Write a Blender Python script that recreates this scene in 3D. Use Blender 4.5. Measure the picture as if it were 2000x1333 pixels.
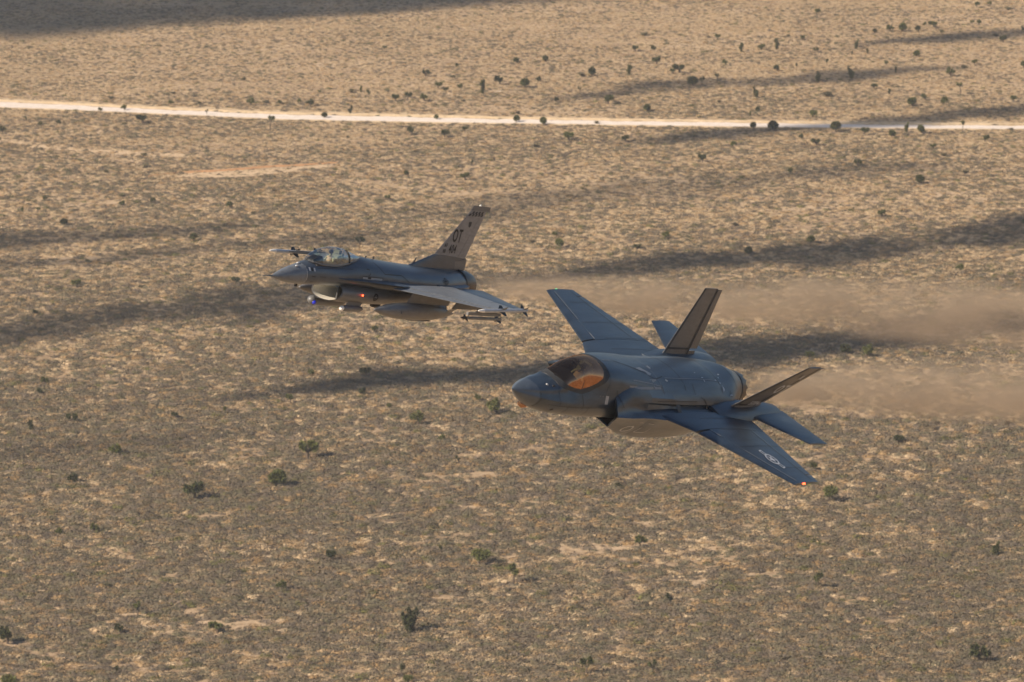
import bpy, bmesh, math, random
import numpy as np
from mathutils import Vector, Matrix
from mathutils.bvhtree import BVHTree
from mathutils.geometry import tessellate_polygon
R = math.radians
random.seed(7); rng = np.random.default_rng(11)
S = bpy.context.scene
for o in list(bpy.data.objects): bpy.data.objects.remove(o, do_unlink=True)

# ------------------------------------------------------------------ camera, world, sun, exposure
H = 233.0                      # height of the photographer's aircraft above the plain
PITCH = R(11.3)                # looking down
FPX = 10000.0                  # focal length in pixels of the 2000 px wide photograph
cd = bpy.data.cameras.new('camera'); cam = bpy.data.objects.new('camera', cd); S.collection.objects.link(cam)
cam.location = (0, 0, H); cam.rotation_euler = (math.pi/2-PITCH, 0, 0)
cd.lens = FPX/2000*36; cd.sensor_width = 36; cd.clip_start = 1; cd.clip_end = 60000
cd.dof.use_dof = True; cd.dof.focus_distance = 168; cd.dof.aperture_fstop = 3.0
S.camera = cam
RT = Vector((1, 0, 0)); FW = Vector((0, math.cos(PITCH), -math.sin(PITCH))); UP = Vector((0, math.sin(PITCH), math.cos(PITCH)))
CAMP = Vector((0, 0, H))
HAZE = .00008
SUN = Vector((-.70, -.40, .59)).normalized()
w = bpy.data.worlds.new('World'); S.world = w; w.use_nodes = True
nt = w.node_tree; bg = nt.nodes['Background']
sky = nt.nodes.new('ShaderNodeTexSky'); sky.sky_type = 'NISHITA'; sky.sun_disc = False
sky.sun_elevation = math.asin(SUN.z); sky.sun_rotation = math.atan2(SUN.x, SUN.y) % (2*math.pi)
sky.altitude = 700; sky.air_density = 1.0; sky.dust_density = .5; sky.ozone_density = 2.2
nt.links.new(sky.outputs[0], bg.inputs[0]); bg.inputs[1].default_value = 0.056
sd = bpy.data.lights.new('sun', 'SUN'); sd.energy = 5.0; sd.angle = R(.53); sd.color = (1, .84, .655)
so = bpy.data.objects.new('sun', sd); S.collection.objects.link(so); so.location = (0, 0, 900)
so.rotation_euler = (-SUN).to_track_quat('-Z', 'Y').to_euler()
S.view_settings.view_transform = 'Standard'; S.view_settings.look = 'None'
S.view_settings.exposure = 0.70; S.view_settings.gamma = 1; S.view_settings.use_curve_mapping = False
S.render.engine = 'CYCLES'
S.cycles.transparent_max_bounces = 24; S.cycles.max_bounces = 8; S.cycles.volume_bounces = 1
S.cycles.volume_step_rate = 2.0; S.cycles.volume_max_steps = 64

# ------------------------------------------------------------------ helpers
def link(o): S.collection.objects.link(o); return o
def mesh_obj(name, verts, faces, mat, parent=None, smooth=None, kind=None):
    me = bpy.data.meshes.new(name); me.from_pydata([tuple(v) for v in verts], [], [tuple(f) for f in faces]); me.update()
    if mat: me.materials.append(mat)
    if smooth is not None:
        me.polygons.foreach_set('use_smooth', [True]*len(me.polygons)); me.set_sharp_from_angle(angle=R(smooth))
    o = link(bpy.data.objects.new(name, me))
    if parent: o.parent = parent
    if kind: o['kind'] = kind
    return o
def fixn(o):
    bm = bmesh.new(); bm.from_mesh(o.data); bmesh.ops.remove_doubles(bm, verts=bm.verts, dist=1e-4)
    bmesh.ops.recalc_face_normals(bm, faces=bm.faces); bm.to_mesh(o.data); bm.free(); return o
def tag(o, label, cat, group=None, kind=None):
    if kind: o['kind'] = kind
    o['label'] = label; o['category'] = cat
    if group: o['group'] = group
    return o
class MB:
    def __init__(s): s.v = []; s.f = []
    def add(s, v, f):
        n = len(s.v); s.v += [tuple(p) for p in v]; s.f += [tuple(i+n for i in q) for q in f]; return s
    def loft(s, rings, closed=True, cap0=False, cap1=False):
        n = len(rings[0]); v = [p for r in rings for p in r]; f = []
        for i in range(len(rings)-1):
            for j in range(n if closed else n-1):
                k = (j+1) % n; f.append((i*n+j, i*n+k, (i+1)*n+k, (i+1)*n+j))
        if cap0: f.append(tuple(range(n))[::-1])
        if cap1: f.append(tuple((len(rings)-1)*n+j for j in range(n)))
        return s.add(v, f)
    def tube(s, pts, rad, n=10, cap=True):
        pts = [Vector(p) for p in pts]; rad = rad if hasattr(rad, '__len__') else [rad]*len(pts); rings = []
        t = (pts[-1]-pts[0]).normalized(); a = t.orthogonal().normalized(); b = t.cross(a)
        for i, p in enumerate(pts):
            rings.append([p+(a*math.cos(q)+b*math.sin(q))*rad[i] for q in (2*math.pi*k/n for k in range(n))])
        return s.loft(rings, True, cap, cap)
    def box(s, a, b):
        x0, y0, z0 = a; x1, y1, z1 = b
        return s.add([(x0,y0,z0),(x1,y0,z0),(x1,y1,z0),(x0,y1,z0),(x0,y0,z1),(x1,y0,z1),(x1,y1,z1),(x0,y1,z1)],
                     [(0,3,2,1),(4,5,6,7),(0,1,5,4),(1,2,6,5),(2,3,7,6),(3,0,4,7)])
    def build(s, name, mat, parent=None, smooth=40, kind=None):
        return fixn(mesh_obj(name, s.v, s.f, mat, parent, smooth, kind)) if smooth is None else fixn2(mesh_obj(name, s.v, s.f, mat, parent, None, kind), smooth)
def fixn2(o, ang):
    fixn(o); me = o.data
    me.polygons.foreach_set('use_smooth', [True]*len(me.polygons)); me.set_sharp_from_angle(angle=R(ang)); return o
def cr(keys, x):
    """smooth interpolation of rows [x, a, b, ...] (monotone-ish catmull-rom)"""
    k = keys
    if x <= k[0][0]: return list(k[0][1:])
    if x >= k[-1][0]: return list(k[-1][1:])
    i = max(j for j in range(len(k)) if k[j][0] <= x); i = min(i, len(k)-2)
    x0, x1 = k[i][0], k[i+1][0]; t = (x-x0)/(x1-x0); out = []
    for c in range(1, len(k[0])):
        def sl(j):
            if j == 0 or j == len(k)-1:
                a, b = (0, 1) if j == 0 else (j-1, j)
                return (k[b][c]-k[a][c])/(k[b][0]-k[a][0])
            d0 = (k[j][c]-k[j-1][c])/(k[j][0]-k[j-1][0]); d1 = (k[j+1][c]-k[j][c])/(k[j+1][0]-k[j][0])
            return 0 if d0*d1 <= 0 else 2*d0*d1/(d0+d1)
        m0, m1 = sl(i)*(x1-x0), sl(i+1)*(x1-x0); p0, p1 = k[i][c], k[i+1][c]
        out.append((2*t**3-3*t*t+1)*p0+(t**3-2*t*t+t)*m0+(-2*t**3+3*t*t)*p1+(t**3-t*t)*m1)
    return out

# ------------------------------------------------------------------ materials
def newmat(name):
    m = bpy.data.materials.new(name); m.use_nodes = True; n = m.node_tree; return m, n, n.nodes['Principled BSDF']
def N(n, t, **k):
    x = n.nodes.new(t)
    for a, b in k.items(): setattr(x, a, b)
    return x
def ramp(n, fac, stops, interp='LINEAR'):
    r = N(n, 'ShaderNodeValToRGB'); r.color_ramp.interpolation = interp; e = r.color_ramp.elements
    while len(e) < len(stops): e.new(.5)
    for i, (p, c) in enumerate(stops): e[i].position = p; e[i].color = (*c, 1)
    n.links.new(fac, r.inputs[0]); return r
def noise(n, scale, detail=4, rough=.55, vec=None, stretch=None):
    x = N(n, 'ShaderNodeTexNoise'); x.inputs['Scale'].default_value = scale; x.inputs['Detail'].default_value = detail; x.inputs['Roughness'].default_value = rough
    if vec is None: tc = N(n, 'ShaderNodeTexCoord'); vec = tc.outputs['Object']
    if stretch:
        mp = N(n, 'ShaderNodeMapping'); mp.inputs['Scale'].default_value = stretch; n.links.new(vec, mp.inputs[0]); vec = mp.outputs[0]
    n.links.new(vec, x.inputs['Vector']); return x
def paint(name, col, rough=.4, metal=.0, var=.12, streak=(.6, 3, 3), spec=.5, coat=0, grime=.5):
    m, n, b = newmat(name)
    a = noise(n, 1.1, 6, .6, stretch=streak); c2 = noise(n, 9, 5, .6, stretch=(.35, 1, 1))
    r1 = ramp(n, a.outputs[0], [(.3, tuple(c*(1-var) for c in col)), (.7, tuple(c*(1+var) for c in col))])
    r2 = ramp(n, c2.outputs[0], [(.3, (1-grime*.5,)*3), (.62, (1, 1, 1))])
    mx = N(n, 'ShaderNodeMix', data_type='RGBA', blend_type='MULTIPLY'); mx.inputs[0].default_value = 1
    n.links.new(r1.outputs[0], mx.inputs[6]); n.links.new(r2.outputs[0], mx.inputs[7]); n.links.new(mx.outputs[2], b.inputs['Base Color'])
    rr = N(n, 'ShaderNodeMapRange'); rr.inputs[3].default_value = rough-.07; rr.inputs[4].default_value = rough+.1
    n.links.new(c2.outputs[0], rr.inputs[0]); n.links.new(rr.outputs[0], b.inputs['Roughness'])
    b.inputs['Metallic'].default_value = metal; b.inputs['Specular IOR Level'].default_value = spec; b.inputs['Coat Weight'].default_value = coat
    bp = N(n, 'ShaderNodeBump'); bp.inputs['Strength'].default_value = .05; bp.inputs['Distance'].default_value = .03
    n.links.new(a.outputs[0], bp.inputs['Height']); n.links.new(bp.outputs[0], b.inputs['Normal']); return m
def flat(name, col, rough=.6, metal=0, spec=.4):
    m, n, b = newmat(name); b.inputs['Roughness'].default_value = rough; b.inputs['Metallic'].default_value = metal; b.inputs['Specular IOR Level'].default_value = spec
    a = noise(n, 14, 3); r = ramp(n, a.outputs[0], [(.3, tuple(c*.9 for c in col)), (.7, tuple(min(1, c*1.08) for c in col))]); n.links.new(r.outputs[0], b.inputs['Base Color']); return m
def glow(name, col, st):
    m, n, b = newmat(name); b.inputs['Base Color'].default_value = (*col, 1); b.inputs['Emission Color'].default_value = (*col, 1); b.inputs['Emission Strength'].default_value = st; return m
def glass(name, tint, gloss, fac0, fac1, rough=.02):
    m, n, b = newmat(name); n.nodes.remove(b); out = n.nodes['Material Output']
    t = N(n, 'ShaderNodeBsdfTransparent'); t.inputs[0].default_value = (*tint, 1)
    g = N(n, 'ShaderNodeBsdfGlossy'); g.inputs[0].default_value = (*gloss, 1); g.inputs['Roughness'].default_value = rough
    l = N(n, 'ShaderNodeLayerWeight'); l.inputs[0].default_value = .35
    mr = N(n, 'ShaderNodeMapRange'); mr.inputs[3].default_value = fac0; mr.inputs[4].default_value = fac1; n.links.new(l.outputs['Facing'], mr.inputs[0])
    mx = N(n, 'ShaderNodeMixShader'); n.links.new(mr.outputs[0], mx.inputs[0]); n.links.new(t.outputs[0], mx.inputs[1]); n.links.new(g.outputs[0], mx.inputs[2])
    n.links.new(mx.outputs[0], out.inputs[0]); return m
M = {}
M['stealth'] = paint('stealth_coating', (.046, .066, .092), .36, .35, .28, coat=.0, spec=.6)
M['stealth_nose'] = paint('radome_coating', (.09, .112, .14), .38, .25, .08)
M['stealth_fin'] = paint('fin_coating', (.15, .142, .132), .45, .25, .08)
M['seam_dark'] = flat('seam_dark', (.035, .037, .04), .6)
M['seam_light'] = flat('seam_light', (.2, .21, .225), .5)
M['mark_light'] = flat('mark_light', (.34, .345, .35), .6)
M['mark_pale'] = flat('mark_pale', (.5, .52, .55), .55)
M['mark_black'] = flat('mark_black', (.012, .012, .013), .6)
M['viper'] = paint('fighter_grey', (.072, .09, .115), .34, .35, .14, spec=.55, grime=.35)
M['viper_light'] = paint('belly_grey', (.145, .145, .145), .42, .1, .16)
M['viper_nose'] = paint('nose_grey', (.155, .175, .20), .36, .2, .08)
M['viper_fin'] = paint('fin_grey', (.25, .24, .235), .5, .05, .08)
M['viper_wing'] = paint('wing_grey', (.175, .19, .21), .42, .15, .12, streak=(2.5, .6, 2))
M['white'] = flat('duct_white', (.84, .80, .70), .5)
M['metal_dark'] = paint('nozzle_metal', (.10, .09, .085), .38, .85, .2)
M['missile'] = paint('missile_white', (.40, .43, .47), .38, .0, .06)
M['missile_grey'] = paint('missile_grey', (.16, .165, .17), .45, .1, .1)
M['black'] = flat('black', (.012, .012, .014), .5)
M['dark'] = flat('cockpit_dark', (.03, .03, .033), .6)
M['ceramic'] = flat('seeker_dome', (.82, .8, .75), .25)
M['glass16'] = glass('clear_canopy', (.90, .91, .87), (.85, .92, 1), .03, .45)
M['glass35'] = glass('amber_canopy', (.50, .45, .37), (1, .50, .29), .27, .52, .04)
M['red'] = glow('red_light', (1, .07, .02), 5); M['green'] = glow('green_light', (.02, .7, .25), 1.2); M['blue'] = flat('blue_lens', (.01, .02, .45), .12, 0, .9)
M['suit'] = flat('flight_suit', (.22, .23, .15), .8); M['vest'] = flat('survival_vest', (.36, .27, .17), .8); M['helmet'] = flat('helmet', (.05, .05, .052), .3)
M['visor'] = flat('visor', (.008, .008, .01), .08, 0, .9); M['skin'] = flat('skin', (.5, .3, .2), .6); M['seatpad'] = flat('seat_pad', (.12, .13, .09), .8)

# ------------------------------------------------------------------ ground
def gh(x, y):
    return .45*math.sin(x*.013+.4)*math.sin(y*.009+1.1)+.25*math.sin(x*.031+y*.021)
def pix2ground(u, v):
    d = RT*((u-1000)/FPX)+FW-UP*((v-666.5)/FPX); t = -H/d.z; p = CAMP+d*t; return p.x, p.y
xs = sorted(set([-20000, -9000, -4000, -2000, -1200, -800]+list(range(-560, 561, 8))+[800, 1200, 2000, 4000, 9000, 20000]))
ys = sorted(set([-20000, -8000, -3000, -1000, -200, 300, 600, 760]+list(range(800, 2241, 8))+[2600, 3500, 5000, 9000, 20000]))
gv = [(x, y, gh(x, y)*(1 if abs(x) < 600 and 790 < y < 2300 else 0)) for y in ys for x in xs]; nx = len(xs)
gf = [(j*nx+i, j*nx+i+1, (j+1)*nx+i+1, (j+1)*nx+i) for j in range(len(ys)-1) for i in range(nx-1)]
m, n, b = newmat('desert_soil')
tc = N(n, 'ShaderNodeTexCoord')
a1 = noise(n, .035, 6, .6, tc.outputs['Object'], (.6, 1, 1)); a2 = noise(n, .6, 6, .65, tc.outputs['Object']); a3 = noise(n, 2.6, 4, .7, tc.outputs['Object'])
c1 = ramp(n, a1.outputs[0], [(.32, (.32, .235, .155)), (.5, (.41, .305, .20)), (.68, (.52, .40, .275))])
c2 = ramp(n, a2.outputs[0], [(.34, (.50, .46, .40)), (.52, (.95, .94, .92)), (.72, (1.08, 1.04, 1.0))])
c3 = ramp(n, a3.outputs[0], [(.36, (.72, .70, .66)), (.5, (1, 1, 1))])
mx = N(n, 'ShaderNodeMix', data_type='RGBA', blend_type='MULTIPLY'); mx.inputs[0].default_value = 1
mx2 = N(n, 'ShaderNodeMix', data_type='RGBA', blend_type='MULTIPLY'); mx2.inputs[0].default_value = 1
n.links.new(c1.outputs[0], mx.inputs[6]); n.links.new(c2.outputs[0], mx.inputs[7]); n.links.new(mx.outputs[2], mx2.inputs[6]); n.links.new(c3.outputs[0], mx2.inputs[7])
n.links.new(mx2.outputs[2], b.inputs['Base Color']); b.inputs['Roughness'].default_value = .95; b.inputs['Specular IOR Level'].default_value = .1
bp = N(n, 'ShaderNodeBump'); bp.inputs['Strength'].default_value = .8; bp.inputs['Distance'].default_value = .35
n.links.new(a2.outputs[0], bp.inputs['Height']); n.links.new(bp.outputs[0], b.inputs['Normal'])
ground = mesh_obj('ground', gv, gf, m, smooth=180, kind='structure')

def soilmat(name, lo, hi, sc=.5):
    m, n, b = newmat(name); a = noise(n, sc, 6, .65); r = ramp(n, a.outputs[0], [(.3, lo), (.7, hi)]); n.links.new(r.outputs[0], b.inputs['Base Color'])
    b.inputs['Roughness'].default_value = .95; b.inputs['Specular IOR Level'].default_value = .1
    bp = N(n, 'ShaderNodeBump'); bp.inputs['Strength'].default_value = .5; bp.inputs['Distance'].default_value = .12; n.links.new(a.outputs[0], bp.inputs['Height']); n.links.new(bp.outputs[0], b.inputs['Normal']); return m
def strip(name, px, mat, lift, wob=.8, seed=0, bank=0):
    """a strip of cleared ground; px = rows of (u, v_far, v_near) read off the photograph, turned into ground points"""
    rr = random.Random(seed); fars, nears = [], []; us = [p[0] for p in px]
    step = 5; u = us[0]
    ph = [rr.uniform(0, 6) for _ in range(4)]
    while u <= us[-1]:
        vf = float(np.interp(u, us, [p[1] for p in px])); vn = float(np.interp(u, us, [p[2] for p in px]))
        w1 = wob*(math.sin(u*.05+ph[0])*.5+math.sin(u*.13+ph[1])*.35+rr.uniform(-.4, .4)); w2 = wob*(math.sin(u*.06+ph[2])*.5+math.sin(u*.17+ph[3])*.35+rr.uniform(-.4, .4))
        x, y = pix2ground(u, vf); fars.append((x, y+w1)); x, y = pix2ground(u, vn); nears.append((x, y+w2)); u += step
    v = []; nn = 7
    for a, c in zip(fars, nears):
        for k in range(nn):
            t = k/(nn-1); x = a[0]+(c[0]-a[0])*t; y = a[1]+(c[1]-a[1])*t
            v.append((x, y, gh(x, y)+lift+bank*math.sin(math.pi*t)))
    f = [(i*nn+k, i*nn+k+1, (i+1)*nn+k+1, (i+1)*nn+k) for i in range(len(fars)-1) for k in range(nn-1)]
    return mesh_obj(name, v, f, mat, smooth=60, kind='structure')
road_px = [(-300, 196, 207), (0, 199.5, 210.5), (100, 203, 213), (250, 210, 219), (400, 216, 225), (528, 221.5, 231), (750, 227, 237), (1000, 235.5, 243.5), (1250, 242, 250), (1500, 246, 254.5), (1700, 247.5, 255), (2000, 247, 254.5), (2300, 246, 254)]
M['road'] = soilmat('pale_dirt', (.58, .51, .45), (.72, .65, .58), .4)
M['berm'] = soilmat('road_berm_soil', (.40, .30, .19), (.53, .42, .28), .8)
M['graded'] = soilmat('ochre_soil', (.43, .31, .19), (.55, .42, .28), .5)
M['clay'] = soilmat('red_clay', (.36, .19, .09), (.46, .27, .14), .9)
strip('dirt_road', road_px, M['road'], .10, .9, 1)
strip('road_verge', [(u, a-7-1.5*math.sin(u*.004), a+1) for u, a, c in road_px], M['berm'], .04, 1.6, 2)
strip('road_berm', [(u, a-3.2, a-1.4) for u, a, c in road_px], M['berm'], .02, .5, 3, .55)
strip('road_berm', [(u, c-.3, c+1.0) for u, a, c in road_px], M['berm'], .02, .6, 4, .3)
strip('dirt_track', [(330, 241.5, 242.5), (420, 238, 239.3), (500, 233.6, 234.6)], M['road'], .05, .6, 5)
strip('dirt_track', [(225, 194, 195), (285, 189.5, 190.5), (345, 165, 166), (380, 163, 164.3)], M['graded'], .05, .6, 6)
strip('graded_patch', [(250, 345, 346), (350, 339, 346), (420, 334, 348), (500, 333, 345), (640, 322, 326)], M['graded'], .05, 1.2, 7)
strip('wash_bank', [(290, 344, 345), (360, 336, 338.5), (430, 332, 336), (520, 325, 328), (660, 318, 319)], M['clay'], .03, .8, 8, .35)
strip('graded_patch', [(0, 270, 273), (100, 285, 292), (230, 293, 303), (330, 300, 306), (480, 309, 311)], M['graded'], .03, 2.0, 9)
strip('dirt_track', [(0, 759.5, 760.5), (25, 753, 754.5), (46, 748.5, 749.5)], M['road'], .05, .3, 10)
strip('dirt_track', [(690, 1016, 1018.5), (740, 1010, 1014), (785, 1003, 1005)], M['graded'], .05, .5, 11)
strip('dirt_track', [(970, 180.5, 181.3), (1012, 177, 178)], M['road'], .05, .4, 12)

# ------------------------------------------------------------------ desert scrub (uncountable low bushes): real bush meshes instanced on points
leaf_mats = []
def shrubmat(name, stops):
    m, n, b = newmat(name); oi = N(n, 'ShaderNodeObjectInfo'); r = ramp(n, oi.outputs['Random'], stops)
    a = noise(n, 1.7, 3, .6); r2 = ramp(n, a.outputs[0], [(.35, (.75, .74, .72)), (.65, (1.15, 1.14, 1.1))])
    mx = N(n, 'ShaderNodeMix', data_type='RGBA', blend_type='MULTIPLY'); mx.inputs[0].default_value = 1
    n.links.new(r.outputs[0], mx.inputs[6]); n.links.new(r2.outputs[0], mx.inputs[7]); n.links.new(mx.outputs[2], b.inputs['Base Color'])
    b.inputs['Roughness'].default_value = .9; b.inputs['Specular IOR Level'].default_value = .08; return m
M['sage'] = shrubmat('sage_foliage', [(0, (.105, .085, .065)), (.15, (.17, .14, .11)), (.35, (.13, .12, .073)), (.5, (.18, .145, .115)), (.7, (.14, .13, .085)), (.82, (.24, .185, .12)), (.92, (.33, .22, .11)), (1, (.095, .085, .065))])
M['straw'] = shrubmat('dry_grass', [(0, (.40, .31, .20)), (.5, (.50, .39, .26)), (1, (.38, .26, .14))])
M['creo'] = shrubmat('creosote_foliage', [(0, (.09, .085, .035)), (.5, (.15, .145, .055)), (1, (.10, .09, .05))])
def shrub_mesh(name, seed, mat, nleaf=84, hgt=.62, flatn=1.0):
    rr = random.Random(seed); b = MB()
    # woody/leafy core, lumpy
    core = bmesh.new(); bmesh.ops.create_icosphere(core, subdivisions=1, radius=1)
    for v in core.verts:
        k = rr.uniform(.55, .78); v.co = Vector((v.co.x*k, v.co.y*k, max(-.05, v.co.z*k)*hgt))
    core.verts.index_update(); b.add([v.co for v in core.verts], [[q.index for q in f.verts] for f in core.faces]); core.free()
    for i in range(nleaf):
        th = rr.uniform(0, 2*math.pi); ph = math.acos(rr.uniform(.02, 1)); k = rr.uniform(.72, 1.08)
        p = Vector((math.sin(ph)*math.cos(th)*k, math.sin(ph)*math.sin(th)*k, math.cos(ph)*hgt*k*1.05))
        nrm = Vector((p.x, p.y, p.z*1.6+.1)).normalized(); a = nrm.orthogonal().normalized(); q = rr.uniform(0, 6.3)
        a = Matrix.Rotation(q, 3, nrm) @ a; c = nrm.cross(a); s = rr.uniform(.06, .14)
        b.add([p-a*s-c*s*.5, p+a*s-c*s*.4+nrm*rr.uniform(-.08, .12), p+a*s*.4+c*s+nrm*.05, p-a*s*.7+c*s*.7], [(0, 1, 2, 3)])
    me = bpy.data.meshes.new(name); me.from_pydata(b.v, [], b.f); me.materials.append(mat); return me
kinds = bpy.data.collections.new('scrub_kinds')       # only a source for the instances, never linked to the scene
def addkind(name, me): o = bpy.data.objects.new(name, me); kinds.objects.link(o)
for i in range(4): addkind('a_sage_%d' % i, shrub_mesh('sagebrush', 20+i, M['sage'], 84, .55+.05*i))
for i in range(2): addkind('b_straw_%d' % i, shrub_mesh('bunchgrass', 40+i, M['straw'], 74, .5))
for i in range(2): addkind('c_creo_%d' % i, shrub_mesh('creosote', 60+i, M['creo'], 90, .75))
G = rng.random((256, 256))
def vnoise(x, y):
    xi = np.floor(x).astype(int); yi = np.floor(y).astype(int); fx = x-xi; fy = y-yi; fx = fx*fx*(3-2*fx); fy = fy*fy*(3-2*fy)
    g = lambda a, c: G[a % 256, c % 256]
    return (g(xi, yi)*(1-fx)+g(xi+1, yi)*fx)*(1-fy)+(g(xi, yi+1)*(1-fx)+g(xi+1, yi+1)*fx)*fy
def fbm(x, y): return (vnoise(x, y)+.5*vnoise(x*2.1+9, y*2.1+5)+.25*vnoise(x*4.3+3, y*4.3+8))/1.75
NP = 1200000
ymin, ymax = 800., 2150.
py = ymin+(ymax-ymin)*rng.random(NP); px_ = (rng.random(NP)*2-1)*290.
keep = np.abs(px_) < (.118*py+22)
px_, py = px_[keep], py[keep]
big = fbm(px_*.012+3, py*.018+7); sml = .6*fbm(px_*.17+31, py*.27+11)+.4*fbm(px_*.035+3, py*.09+41)
dens = np.clip(1.45-1.7*(1-big)*.9, .4, 1)*np.clip((sml-.28)*5.5, .22, 1)
far = np.clip((py-1050)/650, 0, 1)
dens = dens*(1.4-.75*far)
ry = np.interp(px_, [pix2ground(p[0], p[1])[0] for p in road_px], [pix2ground(p[0], p[1])[1] for p in road_px])
ryn = np.interp(px_, [pix2ground(p[0], p[2])[0] for p in road_px], [pix2ground(p[0], p[2])[1] for p in road_px])
dens = np.where((py > ryn-.8) & (py < ry+1.0), 0, np.where((py > ry) & (py < ry+9), dens*.25, dens))
def patch_clear(poly, k):
    global dens
    P = [pix2ground(u, v) for u, v in poly]; x = np.array([p[0] for p in P]); y = np.array([p[1] for p in P]); ins = np.zeros(len(px_), bool)
    j = len(x)-1
    for i in range(len(x)):
        c = ((y[i] > py) != (y[j] > py)) & (px_ < (x[j]-x[i])*(py-y[i])/(y[j]-y[i]+1e-9)+x[i]); ins ^= c; j = i
    dens = np.where(ins, dens*k, dens)
patch_clear([(330, 346), (420, 333), (540, 326), (660, 318), (640, 328), (500, 347), (400, 350)], .06)
patch_clear([(0, 268), (120, 284), (330, 299), (480, 309), (330, 307), (100, 293), (0, 275)], .2)
patch_clear([(690, 1019), (740, 1009), (785, 1002), (790, 1006), (720, 1018)], .05)
patch_clear([(1020, 1075), (1130, 1060), (1220, 1052), (1260, 1068), (1180, 1086), (1080, 1088)], .35)
patch_clear([(1250, 1020), (1290, 1018), (1295, 1034), (1255, 1036)], .1)
patch_clear([(1330, 1072), (1480, 1058), (1480, 1068), (1340, 1084)], .3)
patch_clear([(1900, 1040), (1990, 1040), (1990, 1065), (1905, 1062)], .3)
patch_clear([(370, 1005), (430, 1000), (440, 1022), (380, 1026)], .3)
patch_clear([(1880, 1225), (1960, 1215), (1970, 1238), (1850, 1240)], .4)
sel = rng.random(len(px_)) < dens; px_, py, sml, big = px_[sel], py[sel], sml[sel], big[sel]; NS = len(px_)
far = np.clip((py-1000)/600, 0, 1)
scl = (.50+.8*rng.random(NS)**1.4)*(1.12-.48*far)*(.75+.5*sml)
r = rng.random(NS); straw_p = .09+.60*far+.20*(fbm(px_*.02+50, py*.03+60) > .56)
kind = np.where(r < straw_p, 4+rng.integers(0, 2, NS), np.where(r > .975-.0*far, 6+rng.integers(0, 2, NS), rng.integers(0, 4, NS)))
# a second population: small tufts between the bushes
NT = 420000; qy = ymin+(ymax-ymin)*rng.random(NT); qx = (rng.random(NT)*2-1)*290.; kk = np.abs(qx) < (.118*qy+22); qx, qy = qx[kk], qy[kk]
def rdist(x, y):
    a = np.interp(x, [pix2ground(p[0], p[1])[0] for p in road_px], [pix2ground(p[0], p[1])[1] for p in road_px]); c = np.interp(x, [pix2ground(p[0], p[2])[0] for p in road_px], [pix2ground(p[0], p[2])[1] for p in road_px]); return (y > c-.6) & (y < a+.8), (y > a) & (y < a+9)
onr, verge = rdist(qx, qy); qd = np.clip((fbm(qx*.045+71, qy*.12+3)-.25)*3.5, .15, 1)*np.clip(.35+.65*(qy-950)/500, .35, 1)*np.where(onr, 0, np.where(verge, .25, 1)); kk = rng.random(len(qx)) < qd; qx, qy = qx[kk], qy[kk]
qs = .22+.3*rng.random(len(qx)); qk = np.where(rng.random(len(qx)) < .5, 4+rng.integers(0, 2, len(qx)), rng.integers(0, 4, len(qx)))
px_ = np.concatenate([px_, qx]); py = np.concatenate([py, qy]); scl = np.concatenate([scl, qs]); kind = np.concatenate([kind, qk]); NS = len(px_)
pz = .45*np.sin(px_*.013+.4)*np.sin(py*.009+1.1)+.25*np.sin(px_*.031+py*.021)
pm = bpy.data.meshes.new('desert_scrub'); pm.vertices.add(NS); pm.vertices.foreach_set('co', np.c_[px_, py, pz-.03].ravel())
for nm, ty, arr in (('scl', 'FLOAT', scl.astype(np.float32)), ('kindex', 'INT', kind.astype(np.int32)), ('rot', 'FLOAT', ((rng.random(NS)-.5)*1.1+np.where(rng.random(NS) < .5, 0, 3.1416)).astype(np.float32))):
    at = pm.attributes.new(nm, ty, 'POINT'); at.data.foreach_set('value', arr)
so_ = link(bpy.data.objects.new('desert_scrub', pm)); tag(so_, 'low grey-brown sagebrush and dry bunchgrass covering the whole desert plain', 'scrub', kind='stuff')
ng = bpy.data.node_groups.new('scatter_scrub', 'GeometryNodeTree')
ng.interface.new_socket(name='Geometry', in_out='INPUT', socket_type='NodeSocketGeometry'); ng.interface.new_socket(name='Geometry', in_out='OUTPUT', socket_type='NodeSocketGeometry')
gi = ng.nodes.new('NodeGroupInput'); go = ng.nodes.new('NodeGroupOutput'); iop = ng.nodes.new('GeometryNodeInstanceOnPoints'); m2p = ng.nodes.new('GeometryNodeMeshToPoints')
ci = ng.nodes.new('GeometryNodeCollectionInfo'); ci.inputs['Collection'].default_value = kinds; ci.inputs['Separate Children'].default_value = True; ci.inputs['Reset Children'].default_value = True
def attr(nm, ty):
    a = ng.nodes.new('GeometryNodeInputNamedAttribute'); a.data_type = ty; a.inputs['Name'].default_value = nm; return a
sa, ka, ra = attr('scl', 'FLOAT'), attr('kindex', 'INT'), attr('rot', 'FLOAT')
cx = ng.nodes.new('ShaderNodeCombineXYZ'); ng.links.new(ra.outputs['Attribute'], cx.inputs[2])
ng.links.new(gi.outputs[0], m2p.inputs[0]); ng.links.new(m2p.outputs[0], iop.inputs['Points']); ng.links.new(ci.outputs[0], iop.inputs['Instance'])
iop.inputs['Pick Instance'].default_value = True; ng.links.new(ka.outputs['Attribute'], iop.inputs['Instance Index']); ng.links.new(cx.outputs[0], iop.inputs['Rotation']); vs = ng.nodes.new('ShaderNodeVectorMath'); vs.operation = 'SCALE'; vs.inputs[0].default_value = (1.3, .95, .9); ng.links.new(sa.outputs['Attribute'], vs.inputs['Scale']); ng.links.new(vs.outputs[0], iop.inputs['Scale'])
ng.links.new(iop.outputs[0], go.inputs[0]); md = so_.modifiers.new('scatter', 'NODES'); md.node_group = ng
print('shrubs', NS)
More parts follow.
